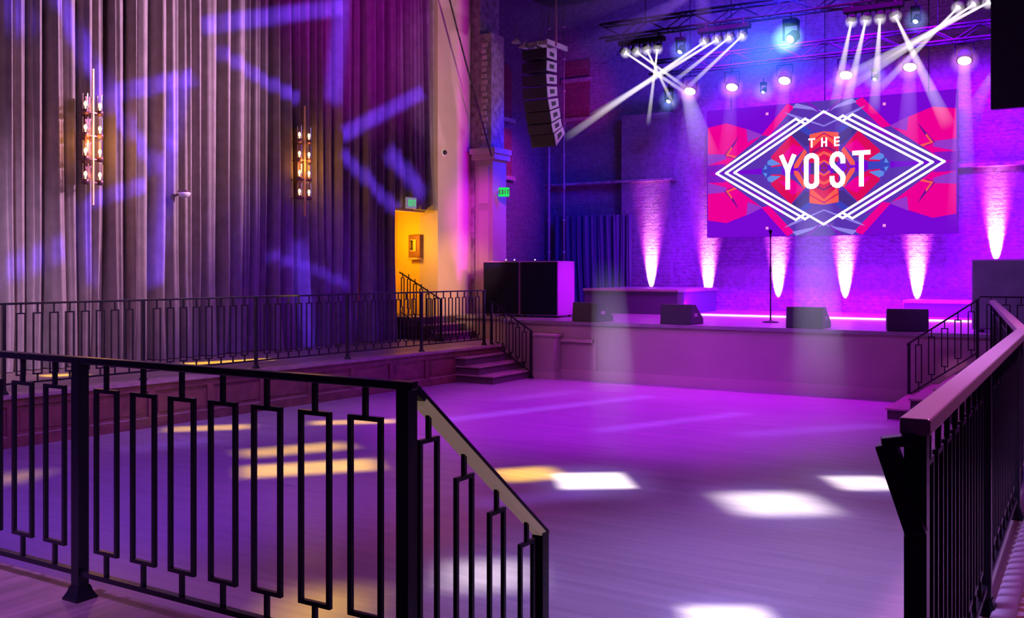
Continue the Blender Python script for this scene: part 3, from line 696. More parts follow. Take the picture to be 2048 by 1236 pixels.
def haze_objects():
    for key, (mb, ca) in HZ.items():
        o = obj('haze', mb, [M['haze_beam'], M['haze_glow']])
        at = o.data.attributes.new('haze_light', 'FLOAT_COLOR', 'POINT'); at.data.foreach_set('color', [x for c in ca for x in c])
        tag(o, key, 'haze', 'lit haze over the stage', 'stuff')

# ------------------------------------------------------------------ BEAM BARS (four small heads each)
WHT = (1.0,.88,.97)
bars = [
 ('A', [(1250,105),(1272,103),(1293,99),(1315,97)], [(1385,195),(1378,180),(1350,215),(1296,250)]),
 ('B', [(1410,83),(1435,79),(1459,75),(1485,71)], [(1128,278),(1180,235),(1345,165),(1370,180)]),
 ('C', [(1703,42),(1732,39),(1760,36),(1790,31)], [(1668,215),(1690,225),(1748,225),(1898,255)]),
 ('D', [(1917,14),(1949,8),(1979,4)], [(1752,185),(1680,185),(1650,175)]),
]
blab = {'A': 'black beam bar with four white-hot heads, above the brick pilaster', 'B': 'black beam bar with four white-hot heads, second along the front truss',
        'C': 'black beam bar with four white-hot heads, above the LED screen', 'D': 'black beam bar with white-hot heads beside the black hanging panel'}
ords = ['first', 'second', 'third', 'fourth']
bname = {'A': 'above the brick pilaster', 'B': 'second along the truss', 'C': 'above the LED screen', 'D': 'beside the black panel'}
for key, heads, ends in bars:
    hp = [on_y(px, py, YT-.25) for px, py in heads]
    c = sum(hp, Vector())/len(hp)
    r = thing('beam_bar', blab[key], 'stage light', c, (0,0,0), 'beam bars on the front truss')
    xs_ = [h.x-c.x for h in hp]
    mb = MB(); mb.cbox(min(xs_)-.15, max(xs_)+.15, -.05, .11, .16, .26, .01); obj('bar_body', mb, M['greylight'], r)
    mb = MB()
    for xx in (min(xs_), max(xs_)): mb.bar((xx,.03,.26),(xx,.25-.15,.33),.04,.02); mb.lathe([(.04,-.02),(.04,.02)],10,c=(xx,.1,.34),axis='x'); obj('clamp', mb, M['truss'], r); mb = MB()
    for i, h in enumerate(hp):
        e = on_y(ends[i][0], ends[i][1], YT-.25 + (-.8 if key in 'BD' else .9))
        d = (e-h).normalized(); q = d.to_track_quat('Z', 'Y').to_euler()
        mb = MB(); mb.lathe([(.04,-.12),(.058,-.10),(.062,-.01),(.062,.0)], 14); hd = obj('lamp_head', mb, M['greylight'], r, h-c, q)
        mb = MB(); mb.lathe([(.045,.002),(.04,.012),(.022,.018),(.004,.02)], 14); obj('lens', mb, M['lens_white'], hd)
        y_ = MB(); y_.bar((h-c).to_tuple() and (h.x-c.x-.075,0,h.z-c.z), (h.x-c.x-.075,.03,.17), .02, .04); y_.bar((h.x-c.x+.075,0,h.z-c.z), (h.x-c.x+.075,.03,.17), .02, .04); obj('yoke', y_, M['greylight'], r)
        ln_ = (e-h).length; sp_ = {'A': .020, 'B': .022, 'C': .055, 'D': .03}[key]
        hk = 'thin white light shafts in the haze from the beam bar %s' % bname[key]
        beam(hk, h+d*.03, e, .020, .020+sp_*ln_, WHT, 1.7, .7)
        glow(hk, h+d*.02, .13, WHT, .9)
# ------------------------------------------------------------------ WASH LIGHTS
def make_par():
    r = thing('wash_light', '', 'stage light', (0,0,0), (0,0,0), 'round wash lights on the rear truss')
    mb = MB(); mb.lathe([(.06,.26),(.12,.22),(.15,.10),(.155,0),(.135,-.01)], 20); b = obj('body', mb, M['greylight'], r, (0,0,0), (-.55,0,0))
    mb = MB(); mb.lathe([(.13,-.006),(.10,-.028),(.05,-.036),(.005,-.038)], 20); obj('lens', mb, M['lens_pink'], b)
    mb = MB()
    for s in (-1,1): mb.bar((s*.17,0,.1),(s*.17,0,.34),.02,.04)
    mb.bar((-.18,0,.34),(.18,0,.34),.04,.02); mb.tube((0,0,.34),(0,0,.40),.02); obj('yoke', mb, M['greylight'], r)
    return r
wp = [(1380,182),(1464,174),(1569,161),(1692,150),(1820,134),(1929,121)]
w0 = make_par()
nth = ['first (nearest the brick pilaster)', 'second', 'third', 'fourth', 'fifth', 'last']
wlab = ['pink-white round wash light hung nearest the brick pilaster', 'pink-white round wash light second from the brick pilaster, over the screen corner', 'pink-white round wash light below the cyan flare', 'pink-white round wash light crossed by two white shafts above the screen', 'pink-white round wash light second from the black hanging panel', 'big pink-white round wash light nearest the black hanging panel']
for i, (px, py) in enumerate(wp):
    o = w0 if i == 0 else copy_tree(w0)
    p = on_y(px, py, YW-.05); o.location = p; o['label'] = wlab[i]
    e = p + Vector((0,-.5,-2.6 if i != 5 else -3.4))
    beam('soft violet haze shafts and pink halos under the row of wash lights', p+Vector((0,-.02,-.04)), e, .11, .30, (.62,.35,1.0), (.15,.18,.22,.22,.3,.7)[i], 1.2)
    glow('soft violet haze shafts and pink halos under the row of wash lights', p+Vector((0,-.06,-.02)), .30, (1,.3,.95), .7)

# small blue spots and cyan flare
def make_spot():
    r = thing('spot_light', '', 'stage light', (0,0,0), (0,0,0), 'small blue spot lights in the rig')
    mb = MB(); mb.cbox(-.09,.09,-.09,.09,.20,.28,.01); obj('base', mb, M['greylight'], r)
    mb = MB()
    for s in (-1,1): mb.bar((s*.085,0,-.02),(s*.085,0,.21),.02,.05)
    mb.tube((0,0,.28),(0,0,.40),.015); obj('yoke', mb, M['greylight'], r)
    mb = MB(); mb.lathe([(.04,.14),(.07,.11),(.072,-.02),(.06,-.03)], 16); h = obj('lamp_head', mb, M['greylight'], r, (0,0,0), (-.6,.3,0))
    mb = MB(); mb.lathe([(.055,-.026),(.04,-.045),(.004,-.052)], 14); obj('lens', mb, M['lens_blue'], h)
    return r
slab = ['small blue spot light between the first two beam bars', 'small blue spot light over the brick pilaster top', 'tiny pale spot light between the wash lights above the screen', 'tiny blue spot light just above the screen top behind the white shafts', 'small blue faceted spot light near the black hanging panel']
s_0 = make_spot()
for i, (px, py) in enumerate(((1361,102),(1338,201),(1527,183),(1750,157),(1832,41))):
    o = s_0 if i == 0 else copy_tree(s_0); o.location = on_y(px, py, 20.4 if i else 19.2); o['label'] = slab[i]
    if i in (2,3): o.scale = (.7,)*3
    glow('soft blue haze round the small blue spot lights', o.location, .26, (.25,.4,1), .5)
beam('soft blue haze round the small blue spot lights', on_y(1338,201,20.4), on_y(1322,240,20.4), .05, .2, (.2,.3,1), .4, 1)
beam('soft blue haze round the small blue spot lights', on_y(1361,102,19.2), on_y(1395,70,19.4), .05, .25, (.15,.25,1), .4, 1)
cy = on_y(1582, 77, 20.2)
r = thing('spot_light', 'bright cyan moving spot light with a wide blue flare above the screen', 'stage light', cy)
mb = MB(); mb.cbox(-.15,.15,-.12,.12,.28,.40,.015); obj('base', mb, M['greylight'], r)
mb = MB()
for s in (-1,1): mb.bar((s*.15,0,-.03),(s*.15,0,.3),.03,.07)
mb.tube((0,0,.4),(0,0,.55),.02); obj('yoke', mb, M['greylight'], r)
mb = MB(); mb.lathe([(.07,.2),(.12,.16),(.12,-.02),(.10,-.04)], 18); h = obj('lamp_head', mb, M['greylight'], r, (0,0,0), (-.9,.5,0))
mb = MB(); mb.lathe([(.09,-.036),(.06,-.06),(.005,-.07)], 16); obj('lens', mb, M['lens_cyan'], h)
glow('wide cyan-blue haze flare spreading from the cyan spot light', cy+Vector((-.05,-.1,-.02)), .36, (.4,.95,1), 1.2)
beam('wide cyan-blue haze flare spreading from the cyan spot light', cy, on_y(1455, 140, 19.2), .10, .95, (.04,.26,1), 2.2, 1.1)

glow('wide cyan-blue haze flare spreading from the cyan spot light', cy+Vector((-.45,-.1,-.35)), 1.1, (.02,.12,.9), .85)
glow('wide cyan-blue haze flare spreading from the cyan spot light', on_y(1450, 130, 20.2), 1.5, (.03,.03,.8), .42)
# broad dim shafts
V = (.45,.18,1.0); G_ = (.75,.68,1)
VK = 'broad dim violet light shafts slanting through the haze above the line array'; GK = 'grey upright haze shafts standing before the stage front'
for lb, a0, a1, y0_, y1_, r0_, r1_, s_, cl in (
  (VK, (1420,-60), (1000,62), 17.6, 17.4, .08, .50, .14, V), (VK, (1400,-20), (1150,120), 18.2, 18.6, .05, .40, .34, V),
  (VK, (1402,-30), (1412,80), 18.4, 18.6, .10, .24, .25, V), (VK, (1982,150), (1935,250), 18.2, 19, .05, .22, .5, (.3,.4,1)),
  (GK, (1625,300), (1640,830), 15.8, 15.4, .25, .45, .20, G_), (GK, (1215,520), (1230,880), 15.6, 15.2, .28, .46, .17, G_),
  (VK, (1372,180), (1415,330), 19.6, 20.4, .12, .35, .55, G_)):
    beam(lb, on_y(*a0, y0_), on_y(*a1, y1_), r0_, r1_, cl, s_, -1 if lb == GK else .8)
haze_objects()

# ------------------------------------------------------------------ BLACK HANGING PANEL, pipes
q = on_y(1981, 219, 17.9)
r = thing('hanging_panel', 'large black panel hanging over the stage end', 'panel', (q.x+1.3, 17.9, q.z))
mb = MB(); mb.cbox(-1.3, 1.3, 0, .12, 0, 4.0, .01); obj('board', mb, M['black'], r)
mb = MB()
for xx in (-.9, .9): mb.tube((xx,.06,4.0),(xx,.06,9.2-q.z),.015)
obj('hanging_wire', mb, M['black'], r)
for i, px in enumerate((1098, 1128)):
    p = on_y(px, 400, YB-.55); mb = MB(); mb.tube((0,0,0),(0,0,7.9),.03 if i == 0 else .02,n=10)
    for k in range(9): mb.lathe([(.04,-.03),(.045,0),(.04,.03)],10,c=(0,0,.6+k*.85))
    tag(obj('wall_pipe', mb, M['trim_paint'], None, (p.x, p.y, ZS)), ['thin upright conduit pipe by the drape edge on the back wall', 'banded upright pipe rising behind the line array'][i], 'pipe')

# ceiling lights far back-left (small pale fixtures)
for i, (px, py) in enumerate(((1033,86),(1047,96),(1077,90))):
    p = on_y(px, py, 18.6); r = thing('ceiling_lamp', ['small unlit lamp hanging by the pilaster top, first of three', 'small unlit lamp hanging lowest of the three beyond the pilaster', 'small unlit lamp hanging closest to the line array'][i], 'lamp', p, (.3,.2,.4*i), 'small unlit lamps beyond the pilaster')
    mb = MB(); mb.lathe([(.02,.10),(.05,.08),(.12,.0),(.11,-.01)], 14); obj('shade', mb, M['array'], r)
    mb = MB(); mb.tube((0,0,.1),(0,0,.5),.008); obj('stem', mb, M['bronze'], r)

# ------------------------------------------------------------------ LED WALL
XC = on_y(1648, 336, YL).x; ZC_ = on_y(1648, 336, YL).z
SW, SH = 5.56/2, 3.07/2
led = thing('led_screen', 'large LED screen showing a white double-lined diamond logo over red and purple facets', 'screen', (XC, YL, ZC_-SH))
def zz(x, y):       # measured point of the artwork -> screen coordinates (metres from screen centre)
    p = on_y(1400+x*.26367, 180+y*.26367, YL); return (p.x-XC, p.z-ZC_)
mb = MB(); mb.box(-SW, SW, .006, .12, 0, 2*SH); obj('cabinet_panel', mb, M['black'], led)
ART = {'bg': (120,8,212), 'mag': (238,0,150), 'slate': (92,52,178), 'slate2': (70,48,140), 'lilac': (150,55,205), 'orange': (250,92,84), 'red': (222,12,92), 'blue': (96,140,232), 'dkblue': (62,66,190), 'spike': (112,16,150), 'pink': (255,150,225), 'line': (150,130,235), 'wine': (150,20,110), 'violet': (128,26,196)}
keys = list(ART); ai = {k: i for i, k in enumerate(keys)}
art_m = [emis('led_'+k, rgb(*ART[k]), 1.0) for k in keys]
mb = MB(); lay = [0]
def ap(pts, k, quad=True, mirror=True):
    lay[0] += 1; y = -.0004*lay[0]
    base = [zz(*p) for p in pts]
    for sx_ in ((1,-1) if mirror else (1,)):
        for sz in ((1,-1) if quad else (1,)):
            q = [(max(-SW, min(SW, u*sx_)), max(-SH, min(SH, w*sz))) for u, w in base]
            mb.poly([(u, y, w+SH) for u, w in q], ai[k])
mb.poly([(-SW,0,0),(SW,0,0),(SW,0,2*SH),(-SW,0,2*SH)], ai['bg'])
# quadrant artwork, measured in the lower left quarter and mirrored four ways
ap([(60,640),(330,640),(470,880),(350,950),(200,1010),(60,990)], 'mag')
ap([(60,640),(150,645),(200,700),(60,705)], 'violet')
ap([(60,705),(200,740),(190,775),(60,790)], 'lilac')
ap([(185,768),(240,740),(240,800),(300,912)], 'spike')
ap([(195,766),(330,715),(380,790),(250,790),(240,830)], 'orange')
ap([(215,772),(330,735),(400,800),(270,800),(262,840)], 'mag')
ap([(362,850),(480,890),(352,952)], 'lilac')
ap([(130,640),(560,640),(942,640),(942,1105),(700,1105),(560,960),(470,890)], 'slate')
ap([(330,740),(560,920),(640,960),(620,880)], 'violet')
ap([(560,960),(640,975),(720,1100),(690,1105)], 'dkblue')
ap([(465,890),(525,880),(720,1082),(660,1112)], 'mag')
ap([(700,1075),(860,1040),(942,1000),(942,1020),(830,1070),(730,1105)], 'line')
ap([(640,1045),(690,1010),(942,905),(942,915),(700,1025)], 'line')
ap([(800,1105),(942,985),(942,995),(830,1105)], 'violet')
ap([(540,640),(615,640),(720,690),(790,752),(690,868),(540,722)], 'red')
ap([(600,690),(720,690),(790,752),(700,800)], 'mag')
ap([(692,872),(800,768),(842,780),(838,840),(745,905)], 'slate2')
ap([(745,905),(838,840),(850,870),(790,935)], 'dkblue')
ap([(712,612),(745,615),(812,725),(792,752),(715,640)], 'orange')
ap([(745,590),(765,600),(828,700),(812,722)], 'wine')
ap([(830,640),(942,640),(942,852),(830,852)], 'red')
ap([(838,756),(860,760),(942,830),(942,850),(835,790)], 'orange')
ap([(832,800),(942,862),(942,870),(832,858)], 'orange')
ap([(870,660),(942,700),(942,720),(865,690)], 'orange')
ap([(850,700),(942,750),(942,765),(850,730)], 'wine')
ap([(900,612),(942,640),(942,655),(890,630)], 'orange')
ap([(915,590),(942,600),(942,630),(915,615)], 'wine')
ap([(842,560),(872,560),(872,640),(842,640)], 'slate2')
ap([(470,612),(500,560),(560,600),(620,600),(620,640),(470,640)], 'dkblue', quad=True)
ap([(510,665),(540,650),(615,655),(545,702),(515,690)], 'blue')
ap([(480,628),(512,632),(500,665)], 'blue')
ap([(500,1038),(520,1038),(520,1058),(500,1058)], 'pink')
obj('display', mb, art_m, led)
# logo
mbl = MB(); y_l = -.03
def stroke(pts, w, closed=False):
    pts = [Vector((p[0], 0, p[1]+SH)) for p in pts]; n_ = len(pts); rng = range(n_ if closed else n_-1)
    for i in rng:
        a_, b_ = pts[i], pts[(i+1)%n_]; d_ = (b_-a_).normalized()*w*.5
        mbl.bar(a_-d_*.9+Vector((0,y_l,0)), b_+d_*.9+Vector((0,y_l,0)), w, .004, 0, up=(0,1,0))
HWd, HHd, lw = 2.085, 1.28, .05; k = HHd/HWd
stroke([(-HWd,0),(0,HHd),(HWd,0),(0,-HHd)], lw, True)
for dl, xe in ((.21,.42),(.44,.63)):
    for sx_ in (-1,1):
        for sz in (-1,1):
            ze = (HWd+dl-xe)*k
            # cap runs back inward until it meets the main diamond line
            xi = xe - dl/2; zi = ze - dl/2*k
            stroke([(sx_*(HWd+dl),0),(sx_*xe,sz*ze),(sx_*xi,sz*zi)], lw)
def L_(pts, w=.115, closed=False): stroke([zz(*p) for p in pts], w, closed)
def rnd(cx, cz, a0, a1, rx, rz, n=8): return [(cx+rx*math.cos(math.radians(a0+(a1-a0)*i/n)), cz+rz*math.sin(math.radians(a0+(a1-a0)*i/n))) for i in range(n+1)]
# big letters in screen metres; cap height .80
def px2m(x): return zz(x, 600)[0]
zb0, zt0 = -.46, .345
xY, xO, xS, xT = px2m(668), px2m(848), px2m(1045), px2m(1226); w_ = .105
stroke([(xY-.135,zt0-.04),(xY,-.02),(xY+.135,zt0-.04)], w_); stroke([(xY,-.03),(xY,zb0+.05)], w_)
ow, oh = .118, .16
pts = rnd(xO, zt0-.05-oh*.7, 0, 180, ow, oh*.7) + rnd(xO, zb0+.05+oh*.7, 180, 360, ow, oh*.7); stroke(pts, w_, True)
rz_ = .15; zu, zl_ = zt0-.05-rz_, zb0+.05+rz_
pts = [(xS+ow, zu-.02)] + rnd(xS, zu, 0, 180, ow, rz_) + [(xS-ow, zu-.03), (xS-ow*.8, zu-.10), (xS+ow*.8, zl_+.10), (xS+ow, zl_+.03)] + rnd(xS, zl_, 0, -180, ow, rz_) + [(xS-ow, zl_+.02)]
stroke(pts, w_)
stroke([(xT-.15,zt0-.05),(xT+.15,zt0-.05)], w_*.95); stroke([(xT,zt0-.08),(xT,zb0+.05)], w_)
# THE
z0t, z1t = .495, .67; w3 = .036
xt, xh, xe_ = px2m(850), px2m(944), px2m(1040)
stroke([(xt-.06,z1t),(xt+.06,z1t)], w3); stroke([(xt,z1t),(xt,z0t)], w3)
for s in (-1,1): stroke([(xh+s*.047,z1t),(xh+s*.047,z0t)], w3)
stroke([(xh-.047,(z0t+z1t)/2),(xh+.047,(z0t+z1t)/2)], w3)
stroke([(xe_-.042,z1t),(xe_-.042,z0t)], w3)
for z_ in (z0t, (z0t+z1t)/2, z1t): stroke([(xe_-.042,z_),(xe_+.045,z_)], w3)
lg = obj('logo', mbl, emis('led_white', (1,.93,.98), 1.6), led); lg['label'] = 'glowing white diamond outline with tall white lettering'
mb = MB()
for xx in (-2.2, 0, 2.2): mb.tube((xx,.07,2*SH),(xx,.07,9.2-(ZC_-SH)),.012,n=6)
obj('hanging_wire', mb, M['black'], led)

# ------------------------------------------------------------------ patterned gallery carpet and its nosing strip beside the railing
def carpet_mat():
    m = mat('patterned_carpet', (.3,.2,.25), .8); nt = m.node_tree; b = nt.nodes['Principled BSDF']; L = nt.links.new
    tc = nt.nodes.new('ShaderNodeTexCoord'); n = nt.nodes.new('ShaderNodeTexNoise'); n.inputs['Scale'].default_value = 9; n.inputs['Detail'].default_value = 1; n.inputs['Distortion'].default_value = 2.2
    L(tc.outputs['Object'], n.inputs['Vector']); r = nt.nodes.new('ShaderNodeValToRGB'); r.color_ramp.interpolation = 'EASE'
    r.color_ramp.elements[0].position = .42; r.color_ramp.elements[0].color = (.30,.09,.08,1); r.color_ramp.elements[1].position = .56; r.color_ramp.elements[1].color = (.62,.50,.62,1)
    L(n.outputs['Fac'], r.inputs['Fac']); L(r.outputs[0], b.inputs['Base Color']); return m
mb = MB(); mb.box(-.36, 4.9, -1.0, 13.7, ZP, ZP+.012); struct('floor_carpet', mb, carpet_mat())
M['nosing2'] = mat('smooth_nosing', (.50,.36,.48), .4)
mb = MB(); mb.cbox(-.42, -.33, 2.9, 7.1, ZP, ZP+.03, .008); struct('trim_5', mb, M['nosing2'])

# ------------------------------------------------------------------ LIGHTS
def lamp(name, kind, loc, aim, col, power, **kw):
    l = bpy.data.lights.new(name, kind); l.color = col[:3]; l.energy = power
    o = bpy.data.objects.new(name, l); C.objects.link(o); o.location = loc
    if aim is not None: o.rotation_euler = (Vector(aim)-Vector(loc)).to_track_quat('-Z', 'Y').to_euler()
    for k_, v_ in kw.items(): setattr(l, k_, v_)
    return o
def area(name, loc, aim, sx_, sy_, col, power, spread=PI):
    return lamp(name, 'AREA', loc, aim, col, power, shape='RECTANGLE', size=sx_, size_y=sy_, spread=spread)
def spot(name, loc, aim, col, power, deg, blend=.4, r=.05):
    return lamp(name, 'SPOT', loc, aim, col, power, spot_size=math.radians(deg), spot_blend=blend, shadow_soft_size=r)
def gobo(name, loc, aim, col, power, boxes):
    """projector lamp with a gobo: boxes = (A, B, half width m, softness 0-1, weight)"""
    loc = Vector(loc); aim = Vector(aim); o = lamp(name, 'SPOT', loc, aim, col, power, spot_size=math.radians(150), spot_blend=.0, shadow_soft_size=0.0)
    F = (aim-loc).normalized(); R = F.cross(Vector((0,0,1)) if abs(F.z) < .95 else Vector((0,1,0))).normalized(); U = R.cross(F)
    l = o.data; l.use_nodes = True; nt = l.node_tree; nt.nodes.clear(); L = nt.links.new
    out = nt.nodes.new('ShaderNodeOutputLight'); em = nt.nodes.new('ShaderNodeEmission'); L(em.outputs[0], out.inputs[0]); em.inputs['Color'].default_value = (1,1,1,1)
    ge = nt.nodes.new('ShaderNodeNewGeometry')
    def dot(v):
        n = nt.nodes.new('ShaderNodeVectorMath'); n.operation = 'DOT_PRODUCT'; L(ge.outputs['Incoming'], n.inputs[0]); n.inputs[1].default_value = v; return n.outputs['Value']
    def mth(op, a, b=None, c=None):
        n = nt.nodes.new('ShaderNodeMath'); n.operation = op
        for i, x in enumerate((a, b, c)):
            if x is None: continue
            if isinstance(x, (int, float)): n.inputs[i].default_value = x
            else: L(x, n.inputs[i])
        return n.outputs[0]
    f = dot(F); u = mth('DIVIDE', dot(R), f); v = mth('DIVIDE', dot(U), f); tot = None
    for A, B, hw, soft, wgt in boxes:
        A = Vector(A)-loc; B = Vector(B)-loc
        ua, va, ub, vb = A.dot(R)/A.dot(F), A.dot(U)/A.dot(F), B.dot(R)/B.dot(F), B.dot(U)/B.dot(F)
        cu, cv = (ua+ub)/2, (va+vb)/2; hl = math.hypot(ub-ua, vb-va)/2; cx, cy_ = ((ub-ua)/(2*hl), (vb-va)/(2*hl)); w = hw/((A+B)/2).dot(F)
        du = mth('SUBTRACT', u, cu); dv = mth('SUBTRACT', v, cv)
        a = mth('ABSOLUTE', mth('MULTIPLY_ADD', du, cx, mth('MULTIPLY', dv, cy_))); b = mth('ABSOLUTE', mth('MULTIPLY_ADD', dv, cx, mth('MULTIPLY', du, -cy_)))
        def edge_(x, h, s_):
            n = nt.nodes.new('ShaderNodeMapRange'); n.interpolation_type = 'SMOOTHSTEP'; L(x, n.inputs['Value']); n.inputs['From Min'].default_value = h-s_; n.inputs['From Max'].default_value = h+s_; n.inputs['To Min'].default_value = 1; n.inputs['To Max'].default_value = 0; return n.outputs[0]
        k_ = mth('MULTIPLY', mth('MULTIPLY', edge_(a, hl, max(w*soft, 1e-4)), edge_(b, w, max(w*soft, 1e-4))), wgt)
        tot = k_ if tot is None else mth('ADD', tot, k_)
    L(tot, em.inputs['Strength']); return o

wd = bpy.data.worlds.new('world'); SC.world = wd; wd.use_nodes = True
wd.node_tree.nodes['Background'].inputs[0].default_value = (.22,.04,.65,1); wd.node_tree.nodes['Background'].inputs[1].default_value = .05

# room washes
area('wash_floor_front', (-5.0, 7.0, 8.5), (-5.0, 7.5, 0), 5, 4, (.60,.05,.80), 120, math.radians(120))
spot('wash_floor_stage', (-5.5, 12.0, 8.5), (-6.0, 12.9, 0), (.44,.0,1), 7000, 60, .9, .3)
spot('blue_floor', (-5, 1, 7.5), (-8.2, 6.8, 0), (.10,.01,1), 3600, 46, .9, .3)
spot('floor_warm', (-5.5, 6.5, 8), (-5.6, 7.2, 0), (1,.30,.25), 330, 34, 1.0, .3)
spot('platform_wash', (-7.5, 8.5, 7.0), edge(9.5)+Vector((-.2,0,0)), (.62,.30,1), 900, 50, .9, .3)
spot('wainscot_warm', (-6.0, 4.5, 3.0), edge(7.0)-Vector((0,0,.3)), (1,.36,.25), 160, 34, .9, .2)
spot('lavender_floor', (-1.2, 4.0, 8), (-1.3, 5.8, 0), (.45,.34,1), 3100, 44, .95, .3)
spot('near_platform', (-3.5, -1, 6), (-4.8, 2.0, .6), (.50,.18,1), 2600, 34, .9, .3)
gobo('gallery_rail', (.5, 5.0, 5.2), (-.45, 5.2, 1.7), (.85,.25,.75), 900, [(Vector((-.43,2.5,1.68)), Vector((-.48,7.13,1.68)), .16, .5, 1), (Vector((-.48,7.13,1.68)), Vector((-1.27,13.8,1.68)), .25, .5, 2.5), (Vector((.1,1.5,.62)), Vector((.1,8,.62)), .45, .5, .45)])
spot('curtain_wash', (-7.0, 14.2, 6.2), WL(-1.6, 4.9), (.82,.44,.78), 5600, 66, .9, .3)
spot('curtain_wash_low', (-5.0, 9.5, 3.4), WL(-2.0, 2.6), (.90,.46,.90), 420, 50, .9, .4)
spot('curtain_purple', (-6.0, 13.0, 8), WL(4.5, 7.6), (.55,.0,.65), 1300, 50, .8, .3)
spot('curtain_lav', (-7.5, 3.0, 5.0), WL(-4.6, 2.2), (.80,.50,1), 2600, 50, .9, .2)
spot('curtain_blue', (-5.0, 11.5, 6), WL(3.0, 1.0), (.15,.0,1), 1700, 40, .9, .3)
# orange corridor and steps
c = WL((s0+s1)/2-.2, 2.7, -.70); lamp('corridor_lamp', 'POINT', c, None, (1,.47,.015), 62, shadow_soft_size=.15)
spot('warm_wall', WL(s1-.9, 2.6, 2.6), WL(s1+.5, 1.9, 0), (1,.45,.18), 330, 46, .9, .1)
# proscenium uplight
spot('magenta_pros', WL(sEnd-.45, 1.25, .16), WL(sEnd-.45, 6.0, -.02), (.80,.0,1), 150, 34, .9, .05)
spot('pilaster_wash', (-8.5, 14.5, 5.5), (P.x+.45, 18.4, 3.2), (.9,.04,1), 1500, 24, .9, .1)
gobo('wall_warm', (-8.0, 14.5, 4.5), WL(6.6, 4.5), (1,.60,.45), 900, [(on_wall(894,-40), on_wall(894,700), .42, .35, 1.0)])
# sconces
for s_ in (sc1, sc2): lamp('sconce_lamp', 'POINT', Vector(s_.location)+WN*.28+Vector((0,0,-.05)), None, (1,.40,.06), 22, shadow_soft_size=.2)
# stage
for k_ in range(5): spot('stage_violet', (-7.4+1.5*k_, 20.4, 7.7), (-7.4+1.5*k_, 23.2, 3.4), (.22,.0,1), 6600, 80, .9, .3)
area('stage_deck', (-4.5, 18.6, 7.6), (-4.5, 19.6, 1.08), 6, .8, (.60,.0,1), 800, math.radians(100))
area('stage_violet_low', (-4.6, 20.4, 1.25), (-4.6, 23.2, 2.0), 8.5, .12, (.23,.0,1), 640)  # unseen lamp added to light the wall below the LED screen
spot('stage_blue_corner', (-8.5, 18.2, 6.5), (-13.0, 21.0, 3.0), (.0,.0,1), 2300, 66, .9, .3)
spot('stage_blue_high', (-5.0, 18.5, 8.0), (-7.5, 23.2, 6.4), (.05,.02,1), 4200, 80, .9, .3)
spot('red_side', (-9.5, 19.0, 6.0), (-13, 20.6, 4.2), (1,.03,.30), 900, 46, .9, .2)
spot('sub_side', (-7.4, 17.8, 2.6), (e1_.x, 17.8, 1.7), (.62,.0,1), 330, 36, .8, .1)
spot('stage_front_wash', (-6.5, 9.0, 7.5), (-8.6, 16.4, .5), (.85,.22,.72), 620, 42, .9, .3)
spot('stage_front_violet', (-3.5, 10.0, 7.5), (-4, 16.4, .6), (.42,.02,.9), 560, 50, .9, .3)
spot('shaft_hit_1', on_y(1215, 480, 14.5), on_y(1225, 700, YS), (.85,.80,1), 40, 24, .9, .1)
spot('shaft_hit_2', on_y(1630, 380, 14.5), on_y(1640, 710, YS), (.85,.80,1), 40, 24, .9, .1)
# brick uplights at the wall foot
for px, pw_, zz_ in ((1302,1.0,ZS+.25), (1416,1.0,ZS+.04), (1556,1.0,ZS+.04), (1690,1.3,ZS+.04), (1834,1.1,ZS+.04), (1992,1.0,ZS+.9)):
    p = on_y(px, 560, YB-.27 if px == 1302 else YB-.02); off = .12
    spot('brick_uplight', (p.x, p.y-off, zz_), (p.x, p.y, zz_+.52), (1,.50,.94), 3000*pw_, 24, .85, .015)
    spot('brick_uplight_wide', (p.x, p.y-off, zz_), (p.x, p.y, zz_+.95), (1,.07,.85), 2100*pw_, 27, 1.0, .015)
# line array accent
spot('array_accent', (-4.0, 17.4, 4.5), on_x(1108, 180, XA), (.90,.45,1), 650, 24, .6, .1)
gobo('magenta_strip_fill', (-7.0, 15.0, 3.0), WL(7.6, 4.0), (.80,.0,1), 1500, [(on_wall(926, -40), on_wall(926, 560), .17, .5, 1.0), (on_wall(957,-40), on_wall(957,100), .15,.8,.25)])  # unseen projector added to carry the magenta uplight up the wall

# gobo projectors: blue streaks over the curtains
def cw(px, py): return on_wall(px, py, .05)
BL = [((120,-30),(240,215),.17,.5,1), ((235,205),(335,335),.15,.5,1), ((205,188),(400,150),.16,.4,1), ((368,150),(350,290),.20,.5,1.1), ((352,270),(322,560),.16,.5,1),
      ((190,395),(305,362),.14,.4,1), ((-10,545),(140,488),.20,.5,.9), ((415,48),(690,12),.18,.4,.9), ((440,95),(600,195),.14,.5,.8), ((690,-10),(672,200),.22,.6,.8),
      ((690,265),(850,180),.16,.5,.9), ((690,300),(800,420),.16,.6,.7), ((600,480),(622,690),.20,.7,.7), ((180,395),(195,560),.13,.6,.9), ((30,-20),(60,60),.25,.7,.8), ((780,300),(850,385),.22,.6,.9), ((540,500),(700,560),.10,.8,.5)]
gobo('blue_star_projector', (-4.5, 9.5, 6.0), WL(1.0, 4.5), (.12,.04,1), 9500, [(cw(*a), cw(*b), hw*.8, min(1,sf*1.4), w*1.05) for a, b, hw, sf, w in BL])
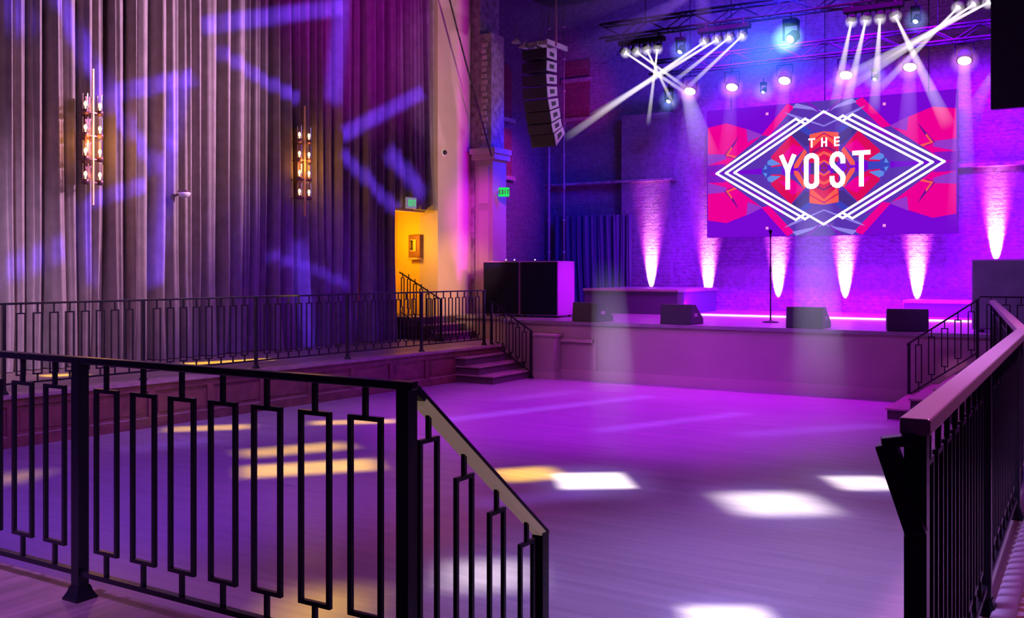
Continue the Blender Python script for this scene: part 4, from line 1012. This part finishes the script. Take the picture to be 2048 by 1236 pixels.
# yellow and white patches on the dance floor
def fl(px, py): return on_z(px, py, 0)
YE = [((335,859),(500,853),.20,.8,1), ((625,846),(790,842),.18,.8,1), ((490,908),(690,890),.24,.9,.8), ((490,944),(750,928),.30,.6,1), ((995,952),(1112,944),.28,.6,1), ((560,1220),(720,1222),.35,.9,.6), ((0,955),(60,955),.3,.9,.5)]
gobo('yellow_projector', (-5.0, 9.0, 8.0), (-5.0, 8.0, 0), (1,.64,.02), 12000, [(fl(*a), fl(*b), hw, sf, w) for a, b, hw, sf, w in YE])
gobo('yellow_platform_projector', (-6.0, 9.0, 7.0), WL(-1, .6, .9), (1,.66,.02), 30000, [(on_z(*a, ZP), on_z(*b, ZP), hw, sf, w) for a, b, hw, sf, w in [((372,728),(545,718),.13,.6,1), ((85,752),(170,748),.12,.7,1)]])
WH = [((1115,962),(1255,960),.36,.25,1.5), ((1465,1008),(1630,1005),.38,.6,1.3), ((1668,966),(1790,966),.30,.4,1.3), ((895,1150),(1060,1150),.30,.7,.55), ((1378,1240),(1540,1240),.22,.5,1.4)]
gobo('white_projector', (-3.5, 7.5, 8.0), (-3.5, 7.0, 0), (1,.98,.92), 10000, [(fl(*a), fl(*b), hw, sf, w) for a, b, hw, sf, w in WH])
gobo('halo_projector', (-3.4, 7.6, 8.0), (-3.5, 7.0, 0), (.30,.30,1), 2600, [(fl(*a), fl(*b), hw*1.5, .9, w) for a, b, hw, sf, w in WH])
gobo('streak_projector', (-5.0, 11.0, 8.0), (-5.5, 10.5, 0), (.22,.12,1), 3600, [(fl(*a), fl(*b), hw, .9, w) for a, b, hw, w in [((870,842),(1300,792),.16,1), ((1190,862),(1490,826),.15,.7), ((1000,800),(1160,782),.2,.6), ((950,1010),(1180,985),.2,.5), ((250,900),(420,880),.22,.6), ((1480,870),(1760,850),.2,.5)]])
spot('right_sub_fill', (-4.0, 11.0, 5.0), (-1.6, 16.9, 1.8), (.36,.16,1), 700, 22, .9, .2)
spot('wedge_fill', (-6.0, 11.0, 4.0), (-6.0, 16.5, 1.2), (.40,.10,1), 300, 50, .9, .3)
spot('red_back', (-9.6, 20.5, 5.0), on_y(1155, 180, YB), (1,.02,.45), 260, 34, .9, .2)
